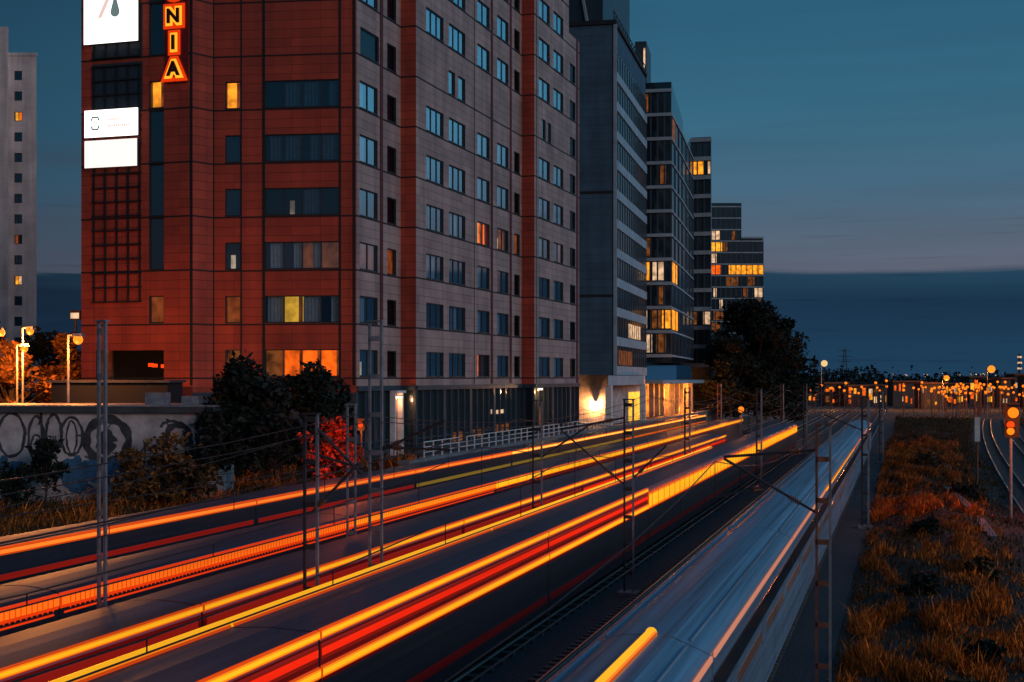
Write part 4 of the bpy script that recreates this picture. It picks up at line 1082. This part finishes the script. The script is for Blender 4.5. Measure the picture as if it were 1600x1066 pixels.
for i, (u, x, v, lb_) in enumerate(((1074, -16.72, 607, 'thin mast before the orange lit entrance'), (1124, -26.3, 600, 'brown post left of the dark tree trunk beyond the trains'), (1172, -26.3, 598, 'brown post right under the dark tree'),
                                   (1186, -11.75, 608, 'far mast over the end of the bright red train'), (1222, -16.72, 600, 'distant mast right of the dark tree base'), (1258, -11.75, 600, 'distant mast where the light trails end'),
                                   (1352, -2.3, 622, 'distant mast at the far end of the grey blue train'), (1377, -2.3, 612, 'farthest mast on the edge of the grassy bank'))):
    line_pole(lb_, u, x, v, gap=.4 if 'brown' not in lb_ else .55, leg=.13, matn='rust' if 'brown' in lb_ else 'dark_steel', arm=[((-.2, 6.0), (-2.6, 7.0))] if i != 0 else None)
# wires with droppers
for i, (cx, lb_) in enumerate(((-5.25, 'over the grey blue train'), (-10.15, 'over the empty track'), (-14.22, 'over the bright red train'), (-18.65, 'over the dark red train'), (-23.85, 'over the train with the orange trail'))):
    r_ = thing('overhead_wire', 'thin contact wire and sagging carrier ' + lb_, 'wire', (cx, 41, 5.6), 'overhead wires')
    m = MB(); m.tube((cx, -10, 5.55), (cx, 420, 5.55), .016, 5); m.build('contact_wire', M['wire'], r_)
    m = MB(); d_ = MB(); span = 52.0; yb0 = 40 - 2 * span + i * 3
    for k in range(9):
        for q in range(8):
            f = lambda t: 5.75 + 1.2 * (2 * t - 1) ** 2
            t0_, t1_ = q / 8, (q + 1) / 8; ya_, yb_ = yb0 + (k + t0_) * span, yb0 + (k + t1_) * span
            m.tube((cx, ya_, f(t0_)), (cx, yb_, f(t1_)), .016, 5)
            if k < 5: d_.tube((cx, ya_, 5.55), (cx, ya_, f(t0_)), .012, 4)
    m.build('carrier_wire', M['wire'], r_); d_.build('dropper', M['wire'], r_)

for x_, z_, lb_ in ((-11.5, 8.1, 'thin feeder wire along the mast tops beside the bright red train'), (-16.4, 8.0, 'thin feeder wire along the mast tops behind the bright red train'), (-16.9, 8.2, 'second feeder wire along the mast tops behind the bright red train')):
    m = MB()
    for k in range(8):
        ya_ = 41 + (k - 2) * 52
        for q in range(6):
            f = lambda t: z_ - .9 * (1 - (2 * t - 1) ** 2)
            m.tube((x_, ya_ + 52 * q / 6, f(q / 6)), (x_, ya_ + 52 * (q + 1) / 6, f((q + 1) / 6)), .018, 4, cap=False)
    o = m.build('feeder_wire', M['wire'], loc=(x_, 41, z_)); tag(o, lb_, 'wire', 'overhead wires')
# ------------------------------------------------------------------ railing on the terrace
rl = thing('railing', 'white metal railing along the street edge above the tracks', 'railing', (-31.3, 88, 3.95))
y = 88.0
while y < 150: m = MB(); m.box(-31.34, -31.26, y - .04, y + .04, 3.95, 5.0); m.build('post', M['white_paint'], rl); y += 1.9
m = MB()
for z in (4.3, 4.65, 5.0): m.tube((-31.3, 88, z), (-31.3, 149, z), .035, 6)
m.build('rail', M['white_paint'], rl)

# ------------------------------------------------------------------ lamps
def street_lamp(label, u, v, dep, zb, power, emi='lamp', col=(1, .30, .05), r=.30, arm=True, group='sodium street lamps'):
    p = P2(u, dep); z = ZV(v, dep)
    r_ = thing('street_lamp', label, 'street lamp', (p.x, p.y, zb), group)
    m = MB(); m.tube((p.x - .9, p.y + .3, zb), (p.x - .9, p.y + .3, z + .3), .11, 8, .07); m.tube((p.x - .9, p.y + .3, z + .3), (p.x, p.y, z + .34), .06, 6); m.build('pole', M['galv'], r_)
    m = MB(); m.hexa([(p.x - .35, p.y - .2, z + r * .6), (p.x + .4, p.y - .2, z + r * .6), (p.x + .4, p.y + .2, z + r * .6), (p.x - .35, p.y + .2, z + r * .6), (p.x - .3, p.y - .1, z + r + .1), (p.x + .3, p.y - .1, z + r + .1), (p.x + .3, p.y + .1, z + r + .1), (p.x - .3, p.y + .1, z + r + .1)]); m.build('lamp_head', M['galv'], r_)
    m = MB(); m.ball((p.x, p.y, z), r, 12, 8); m.build('lamp_glass', M[emi], r_, smooth=True)
    point('lamp_light', (p.x, p.y - .5, z - .6), power, col, .3, r_)
    return r_
street_lamp('orange street lamp at the left picture edge above the trees', 2, 520, 108, 3, 5200)
street_lamp('orange street lamp in front of the white tower, upper of the pair', 47, 518, 112, 3, 5200)
street_lamp('orange street lamp in front of the white tower, lower of the pair', 38, 545, 112, 3, 3600)
street_lamp('orange street lamp beside the left corner of the red block', 122, 531, 84.6, 3, 1700)
street_lamp('large orange street lamp, tallest on the right horizon', 1549, 577, 330, -.4, 5000, r=.9)
street_lamp('orange street lamp on the horizon left of the tallest one', 1479, 591, 340, -.4, 4000, r=.7)
lm = street_lamp('round pale yellow lamp standing alone above the far tree line', 1288, 568, 420, -.4, 300, 'lamp_moon', (1, .7, .3), r=1.0, group='far lamps')
for u, v, x, emi_, lb_ in ((1158, 640, -21.2, 'lamp_amber', 'small orange lamp low between the masts under the dark tree'), (1076, 642, -32.4, 'lamp', 'orange lamp at the end of the lit entrance'), (1113, 629, -33, 'lamp_white', 'tiny white lamp left under the dark tree'), (1136, 629, -33, 'lamp_white', 'tiny white lamp right under the dark tree')):
    p, dep = PX(u, x); z = ZV(v, dep); zb_ = hgt(p.x, p.y); r_ = thing('post_lamp', lb_, 'lamp', (p.x, p.y, zb_), 'small lamps beyond the trains')
    m = MB(); m.tube((p.x, p.y + .1, zb_), (p.x, p.y + .1, z), .06, 6); m.build('pole', M['dark_steel'], r_)
    m = MB(); m.ball((p.x, p.y - .1, z), .42 if emi_ != 'lamp_white' else .16, 10, 6); m.build('lamp_glass', M[emi_], r_, smooth=True)
    if emi_ != 'lamp_white': point('lamp_light', (p.x, p.y - 1.2, z + .2), 1400, (1, .26, .03), .3, r_)
# lit hoarding left of the red block
p = P2(118, 130); hb = thing('poster_box', 'small lit poster box on a post left of the red block', 'sign', (p.x, p.y, 3))
m = MB(); m.tube((p.x, p.y, 3), (p.x, p.y, ZV(500, 130)), .12, 8); m.build('post', M['dark_steel'], hb)
m = MB(); m.box(p.x - .55, p.x + .55, p.y - .12, p.y + .12, ZV(500, 130), ZV(485, 130)); m.build('case', M['dark_steel'], hb)
m = MB(); m.box(p.x - .45, p.x + .45, p.y - .15, p.y - .12, ZV(498, 130), ZV(489, 130)); m.build('lit_face', M['lit_pale'], hb)

# signal on the right
p, dep = PX(1580, 7.1); sgn = thing('rail_signal', 'railway signal with glowing red and amber lamps beside the curved siding', 'signal', (p.x, p.y, -.4))
m = MB(); m.tube((p.x, p.y + .2, -.4), (p.x, p.y + .2, ZV(632, dep)), .10, 8); m.build('post', M['galv'], sgn)
m = MB(); m.box(p.x - .42, p.x + .52, p.y - .02, p.y + .14, ZV(684, dep), ZV(630, dep)); m.build('target_board', M['black'], sgn)
for du, v, mt_, rr_ in ((3, 645, 'lamp_amber', .36), (-1, 664, 'lamp_red', .25), (-1, 674, 'lamp_amber', .25)):
    q = P2(1580 + du, dep); m = MB(); m.ball((q.x, p.y - .08, ZV(v, dep)), rr_, 12, 8); m.build('signal_lamp', M[mt_], sgn, smooth=True)
    h_ = MB(); h_.box(q.x - rr_, q.x + rr_, p.y - .5, p.y - .02, ZV(v, dep) + rr_, ZV(v, dep) + rr_ + .04); h_.build('hood', M['black'], sgn)
point('signal_light', (p.x, p.y - 3.2, ZV(655, dep)), 1100, (1, .16, .03), .3, sgn)
p = P2(564, 73); sg2 = thing('small_signal', 'small signal post with a red lamp beside the red lit bush', 'signal', (p.x, p.y, .2))
zz = ZV(664, 73); m = MB(); m.tube((p.x, p.y + .12, .2), (p.x, p.y + .12, zz + .3), .06, 8); m.build('post', M['dark_steel'], sg2)
m = MB(); m.box(p.x - .2, p.x + .2, p.y, p.y + .14, zz - .3, zz + .35); m.build('target_board', M['black'], sg2)
m = MB(); m.ball((p.x, p.y - .04, zz), .13, 10, 6); m.build('signal_lamp', M['lamp_red'], sg2, smooth=True)
point('signal_light', (p.x - .5, p.y - .7, zz - .4), 300, (1, .15, .03), .2, sg2)
p, dep = PX(1527, 6.3); mk = thing('marker_post', 'slim white marker post left of the glowing signal', 'post', (p.x, p.y, -.4))
m = MB(); m.tube((p.x, p.y, -.4), (p.x, p.y, ZV(652, dep)), .09, 8); m.build('post', M['rust'], mk); m = MB(); m.box(p.x - .22, p.x + .22, p.y - .12, p.y - .09, ZV(690, dep), ZV(652, dep)); m.build('white_plate', M['white_paint'], mk)

# ------------------------------------------------------------------ far station and skyline
random.seed(21)
u = 1262; n_ = 0
kinds = ['low lit depot shed', 'small lit platform building', 'lit warehouse front', 'glazed lit platform hall']
while u < 1640:
    w = random.uniform(16, 42); dep = random.uniform(430, 520); vt = random.uniform(596, 604) if u < 1490 else random.uniform(585, 598)
    a, c = P2(u, dep), P2(min(u + w, 1650), dep); F = Fac(a, c); zt_ = ZV(vt, dep)
    nm = ['%s at %s' % (kinds[n_ % 4], d) for d in ('the far end of the grey blue train', 'the left of the far orange row', 'the foot of the pale yellow lamp', 'the centre left of the far orange row', 'the base of the far trees', 'the centre of the far orange row',
          'the left of the small horizon lamp', 'the foot of the small horizon lamp', 'the right of the small horizon lamp', 'the left of the tallest horizon lamp', 'the foot of the tallest horizon lamp', 'the right of the tallest horizon lamp', 'the right picture edge', 'the far right beyond the signal', 'the end of the far row', 'the rear of the far row')][min(n_, 15)]
    bl = thing('station_shed', nm, 'building', (a.x, a.y, -.4), 'lit sheds along the far station')
    m = MB(); F.box(m, 0, F.L, -.5, zt_, -8, 0); m.build('wall', M['dark_steel'], bl)
    m = MB(); F.box(m, -.5, F.L + .5, zt_, zt_ + .5, -9, 1.5); m.build('roof', M['lit_dim'] if False else M['rust'], bl)
    t = .4
    while t < F.L - 1.2:
        ww = random.uniform(.3, 1.3) if u < 1470 else random.uniform(.4, 1.8)
        for lvl in range(2):
            if random.random() < (.62 if u < 1470 else .85):
                za = (.2 if lvl == 0 else zt_ * .5) + random.uniform(0, 1.2); hh_ = random.uniform(.8, 2.6); m = MB(); F.box(m, t, min(F.L - .2, t + ww), za, min(zt_ - .3, za + hh_), .0, .06)
                m.build('lit_window', M[random.choice(['lit_orange', 'lit_orange', 'lit_amber', 'lit_pale', 'lit_dim', 'lit_yellow'] if u > 1470 else ['lit_orange', 'lit_orange', 'lit_dim', 'lit_dim', 'lit_amber', 'lit_pale'])], bl)
        t += ww + random.uniform(.2, 1.6 if u < 1470 else .7)
    u += w + random.uniform(-1, 6); n_ += 1
proto = None
for i in range(110):
    u = random.uniform(1255, 1600) if i < 50 else random.gauss(1550, 45); dep = random.uniform(330, 425); p = P2(u, dep); hh = ZV(random.triangular(594, 626, 606), dep)
    if proto is None:
        proto = thing('yard_lamp', 'small orange yard lamp in the far rail yard', 'lamp', (p.x, p.y, -.4), 'yard lamps in the far rail yard')
        m = MB(); m.tube((p.x, p.y, -.4), (p.x, p.y, 7), .10, 6); m.build('pole', M['rust'], proto); m = MB(); m.ball((p.x, p.y, 7.2), .34, 8, 6); m.build('lamp_glass', M['lamp_amber'], proto)
        c = proto
    else: c = copy_tree(proto)
    c.location = (p.x, p.y, hh - 7.6)
    if hh - 7.6 < -.5: pass
for i, u in enumerate((1300, 1395, 1470, 1530, 1585)):
    p = P2(u, 412); point('yard_glow', (p.x, p.y, 8), 4200, (1, .33, .05), 1.0)
pc = None
for i in range(34):
    u, dep = random.uniform(1330, 1600), random.uniform(900, 1600); p = P2(u, dep)
    if pc is None:
        pc = thing('city_light', 'tiny pale light of the distant town on the horizon', 'lamp', (p.x, p.y, 0), 'distant town lights'); c = pc
        m = MB(); m.tube((p.x, p.y, -.4), (p.x, p.y, 9.6), .2, 5); m.build('pole', M['dark_steel'], pc); m = MB(); m.ball((p.x, p.y, 10), .55, 6, 4); m.build('lamp_glass', M['lit_pale'], pc)
    else: c = copy_tree(pc)
    c.location = (p.x, p.y, ZV(random.uniform(583, 591), dep) - 10)
# pylon and mast on the horizon
p = P2(1320, 900); zt_ = ZV(545, 900); py = thing('pylon', 'faint lattice pylon on the horizon above the far trees', 'pylon', (p.x, p.y, -.4))
m = MB()
for sx in (-1, 1):
    for sy in (-1, 1): m.bar((p.x + 2.2 * sx, p.y + 2.2 * sy, -.4), (p.x + .4 * sx, p.y + .4 * sy, zt_), .35)
for k in range(9):
    z0_, z1_ = zt_ * k / 9, zt_ * (k + 1) / 9; w0, w1 = 2.2 - 1.8 * k / 9, 2.2 - 1.8 * (k + 1) / 9
    m.bar((p.x - w0, p.y - w0, z0_), (p.x + w1, p.y - w1, z1_), .2)
m.build('lattice', M['dark_steel'], py)
m = MB()
for f_, w in ((.95, 4), (.82, 5), (.70, 4)): m.bar((p.x - w, p.y, zt_ * f_), (p.x + w, p.y, zt_ * f_), .3)
m.build('crossarm', M['dark_steel'], py)
p = P2(1593, 620); tb = thing('lit_mast', 'dark mast with two pale lights at the right edge of the horizon', 'mast', (p.x, p.y, -.4))
m = MB(); m.tube((p.x, p.y, -.4), (p.x, p.y, ZV(553, 620)), .5, 8); m.build('mast_pole', M['dark_steel'], tb)
for v in (558, 567, 576):
    m = MB(); m.box(p.x - 1.0, p.x + 1.0, p.y - .7, p.y - .5, ZV(v, 620) - .4, ZV(v, 620) + .4); m.build('mast_light', M['lit_pale'], tb)

# ------------------------------------------------------------------ vegetation
def leaf_cloud(mb, clumps, n, size, rnd, flat=.0):
    tot = sum(c[1] * c[2] * c[3] for c in clumps) or 1
    for (c, rx, ry, rz) in clumps:
        k = max(8, int(n * rx * ry * rz / tot)) if len(clumps) > 1 else n
        for _ in range(k):
            while True:
                a = Vector((rnd.uniform(-1, 1), rnd.uniform(-1, 1), rnd.uniform(-1, 1)))
                if .12 < a.length < 1: break
            a = a * (a.length ** -.35)
            q = Vector((c[0] + a.x * rx, c[1] + a.y * ry, c[2] + a.z * rz))
            if rnd.random() < .12: q = Vector(c) + (q - Vector(c)) * rnd.uniform(1.1, 1.7)
            s_ = size * rnd.uniform(.4, 1.5)
            d1_ = Vector((rnd.gauss(0, 1), rnd.gauss(0, 1), rnd.gauss(0, .7))).normalized(); d2_ = d1_.orthogonal().normalized()
            d2_ = (d2_ * math.cos(th := rnd.uniform(0, 6.28)) + d1_.cross(d2_) * math.sin(th)).normalized()
            mb.quad(q - d1_ * s_, q + d2_ * s_ * .5, q + d1_ * s_, q - d2_ * s_ * .5)
def tree(name, label, base, h, r, n, size, leaf='leaf', seed=1, group=None, trunk_h=.35, squash=.55, nclump=16, trunk_r=None, cat='tree'):
    rnd = random.Random(seed); bx, by, bz = base
    root = thing(name, label, cat, base, group)
    tr = trunk_r or h * .022
    m = MB(); top = Vector((bx + rnd.uniform(-.3, .3), by, bz + h * .72)); m.tube((bx, by, bz - .3), (bx, by, bz + h * trunk_h), tr, 8, tr * .75); m.tube((bx, by, bz + h * trunk_h), top, tr * .75, 7, tr * .2)
    cl = []
    for k in range(nclump):
        th = rnd.uniform(0, 6.283); f = rnd.uniform(.05, 1); zz = bz + h * (trunk_h + (1 - trunk_h) * f * .92)
        prof_ = math.sin(math.pi * min(1, .18 + .75 * f)) ; prof_ = prof_ if cat == 'tree' else math.cos(1.25 * f); rr_ = r * prof_ * rnd.choice((rnd.uniform(.2, .9), rnd.uniform(.7, 1.22)))
        c = Vector((bx + rr_ * math.cos(th), by + rr_ * math.sin(th), zz)); s_ = r * rnd.choice((rnd.uniform(.12, .22), rnd.uniform(.2, .4)))
        cl.append((c, s_, s_, s_ * rnd.uniform(.6, .95)))
        m.tube((bx, by, bz + h * (trunk_h * .85 + .3 * f)), c, tr * .32, 5, tr * .08)
    m.build('trunk', M['bark'], root)
    m = MB(); leaf_cloud(m, cl, n, size, rnd); m.build('crown', M[leaf], root)
    return root
# dark tree by the far blocks
p = P2(1180, 235); tree('broad_tree', 'big dark tree in front of the far glass blocks', (p.x, p.y, 3.0), ZV(466, 235) - 3.0, 8.0, 15000, .42, seed=4, nclump=80, trunk_h=.05)
p = P2(1222, 250); tree('broad_tree', 'dark tree joined to the right of the big dark tree', (p.x, p.y, 2.0), ZV(492, 250) - 2.0, 4.6, 6500, .40, seed=9, nclump=44, trunk_h=.05)
p = P2(1142, 228); tree('broad_tree', 'lower dark tree filling the left foot of the big dark tree', (p.x, p.y, 3.0), ZV(520, 228) - 3.0, 4.6, 6500, .40, seed=14, nclump=60, trunk_h=.02, cat='tree')
p = P2(1196, 232); tree('undergrowth_bush', 'dark undergrowth at the foot of the big dark tree', (p.x, p.y, 2.5), ZV(552, 232) - 2.5, 6.2, 6500, .36, seed=15, nclump=60, trunk_h=.02, cat='shrub')
# bushes and trees by the graffiti building and the red front
for i, (u, v0, v1, dep, rw_, n, lf, lb_) in enumerate((
        (388, 720, 572, 80, 2.7, 5600, 'leaf', 'big dark bush in front of the red block corner'),
        (490, 690, 566, 86, 2.4, 3600, 'leaf', 'dark bushy tree under the orange lit windows'),
        (340, 740, 640, 76, 1.6, 1700, 'leaf', 'dark shrub at the right end of the graffiti building'),
        (430, 735, 640, 77, 1.7, 1800, 'leaf', 'low dark shrub beside the red lit bush'),
        (72, 775, 682, 75, 1.25, 1100, 'leaf', 'small dark shrub before the left part of the graffiti wall'),
        (262, 780, 676, 75, 1.5, 1300, 'leaf_warm', 'rusty brown shrub before the right part of the graffiti wall'),
        (212, 782, 700, 74.5, 1.3, 1200, 'leaf_warm', 'low brown shrub under the sprayed ring on the graffiti wall'),
        (306, 775, 690, 75.5, 1.3, 1200, 'weed_dark', 'low dull shrub at the downpipe of the graffiti building'),
        (22, 790, 720, 74, 1.2, 900, 'leaf', 'low dark shrub under the leftmost sprayed arch'),
        (510, 770, 645, 76, 1.75, 3600, 'leaf_red_lit', 'bush with red signal light put into its leaf colour, behind the shorter paired mast'))):
    p = P2(u, dep); zb_ = max(hgt(p.x, p.y), ZV(v0, dep)); tree('shrub' if v1 > 600 else 'bushy_tree', lb_, (p.x, p.y, zb_ - .2), ZV(v1, dep) - zb_ + .2, rw_, n, .17 if dep < 80 else .22, lf, seed=30 + i, nclump=44, trunk_h=.08 if v1 < 600 else .02, trunk_r=.07, cat='shrub' if v1 > 600 else 'tree')
for i, (u, v1, dep, rw_, lf, lb_) in enumerate(((18, 530, 118, 3.2, 'leaf_warm', 'orange lit tree under the paired street lamps'), (70, 512, 140, 3.6, 'leaf', 'dark tree between the white tower and the red block'), (100, 520, 128, 3.0, 'leaf_warm', 'tree beside the left corner lamp of the red block'), (-20, 505, 130, 4, 'leaf', 'dark tree at the left picture edge'))):
    p = P2(u, dep); tree('street_tree', lb_, (p.x, p.y, 2.9), ZV(v1, dep) - 2.9, rw_, 3000, .27, lf, seed=60 + i, nclump=34, trunk_h=.2)
rnd = random.Random(5)
for i, (x, y, h, r_, lb_) in enumerate(((1.6, 41, .8, .75, 'low dark scrub bush nearest the bottom right of the bank'), (2.7, 47, .9, .8, 'low dark scrub bush on the right of the bank before the kerb'), (.9, 60, .8, .85, 'low dark scrub bush in the middle of the bank'), (3.3, 66, .9, 1.0, 'wide dark scrub bush right of the middle of the bank'), (1.2, 84, 1.0, 1.1, 'dark scrub bush on the bank near the end of the kerb'), (4.8, 112, 1.4, 1.5, 'dark scrub bush by the slim white marker post'), (2.6, 150, 1.5, 1.7, 'far dark scrub bush at the top of the bank'))):
    tree('scrub_bush', lb_, (x, y, hgt(x, y) - .1), h, r_, 900, .075 + .0006 * y, 'leaf' if i % 3 else 'weed_dark', seed=90 + i, nclump=26, trunk_h=.02, trunk_r=.03, cat='shrub')
# far tree line
rnd = random.Random(77)
far = MB()
u = 1180
while u < 1660:
    dep = rnd.uniform(560, 700); hv = 575 if 1300 < u < 1372 else (582 if u < 1300 else 588); hv += rnd.uniform(-6, 5); p = P2(u, dep); hh = ZV(hv, dep)
    leaf_cloud(far, [((p.x, p.y, hh * .5), rnd.uniform(2.5, 5), 3, hh * .52)], 130, .95, rnd); u += rnd.uniform(5, 9)
o = far.build('far_wood', M['leaf'], loc=P2(1340, 600).to_3d()); tag(o, 'distant dark tree line along the horizon behind the station', 'wood', kind='stuff')
# weeds
def weeds(name, label, fn, n, hmin, hmax, matn, seed, loc):
    rnd = random.Random(seed); m = MB(); k = 0; tries = 0
    while k < n and tries < n * 6:
        tries += 1; r_ = fn(rnd)
        if r_ is None: continue
        x, y = r_[:2]; hf = r_[2] if len(r_) > 2 else 1; z = hgt(x, y) - .03; a = rnd.uniform(0, 6.283); h = hf * rnd.uniform(hmin, hmax) * (1 if rnd.random() < .85 else 1.7); w = .013 + .0005 * max(0, y - 20)
        lx, ly = rnd.gauss(0, .28) * h, rnd.gauss(0, .28) * h; ca, sa = math.cos(a) * w, math.sin(a) * w
        m.add(((x - ca, y - sa, z), (x + ca, y + sa, z), (x + lx * .45 + ca * .8, y + ly * .45 + sa * .8, z + h * .6), (x + lx, y + ly, z + h), (x + lx * .45 - ca * .8, y + ly * .45 - sa * .8, z + h * .6)))
        if rnd.random() < .35:
            hx, hy, hz = x + lx, y + ly, z + h; e = w * 1.9; m.quad((hx - e, hy, hz), (hx, hy + e, hz + e * .6), (hx + e, hy, hz + e * 2.2), (hx, hy - e, hz + e))
        k += 1
    o = m.build(name, M[matn], loc=loc); tag(o, label, 'weeds', kind='stuff')
def clump(x, y, s=1.0):
    return .5 + .5 * math.sin(x * 1.1 * s + 2.4 * math.sin(y * .29 * s) + .9 * math.sin(y * .71)) * math.sin(y * .33 * s + 1.9 * math.sin(x * .8) + .6 * math.sin(x * 2.3 + y * .2))
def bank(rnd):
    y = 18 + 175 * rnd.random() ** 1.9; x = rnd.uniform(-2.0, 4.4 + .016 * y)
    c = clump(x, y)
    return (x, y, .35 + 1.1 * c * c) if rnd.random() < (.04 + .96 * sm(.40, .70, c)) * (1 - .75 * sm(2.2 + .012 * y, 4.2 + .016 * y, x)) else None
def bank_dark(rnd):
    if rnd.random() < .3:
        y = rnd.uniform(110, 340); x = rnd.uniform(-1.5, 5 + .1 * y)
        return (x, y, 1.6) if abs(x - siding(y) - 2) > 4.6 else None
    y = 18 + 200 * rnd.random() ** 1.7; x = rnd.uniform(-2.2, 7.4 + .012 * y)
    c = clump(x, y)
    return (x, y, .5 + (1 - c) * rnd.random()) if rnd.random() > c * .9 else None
weeds('dry_weeds', 'dry weeds coloured as lit orange, covering the bank right of the grey blue train', bank, 60000, .08, .46, 'weed', 1, (1, 60, 0))
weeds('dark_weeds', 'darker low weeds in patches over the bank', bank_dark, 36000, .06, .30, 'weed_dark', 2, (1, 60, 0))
def slope(rnd):
    x, y = rnd.uniform(-48, -30.8), rnd.uniform(34, 88); return (x, y) if rnd.random() < .2 + .8 * clump(x, y) else None
weeds('slope_weeds', 'brown weeds and grass on the slope below the graffiti building', slope, 26000, .15, .55, 'weed_dark', 3, (-38, 60, 0))
def slope2(rnd):
    x, y = rnd.uniform(-46, -31), rnd.uniform(50, 86); return (x, y) if rnd.random() < clump(x + 3, y) ** 3 else None
weeds('dry_weeds', 'rusty dry weeds below the graffiti building and the bushes', slope2, 8000, .2, .7, 'weed', 4, (-38, 60, 0))
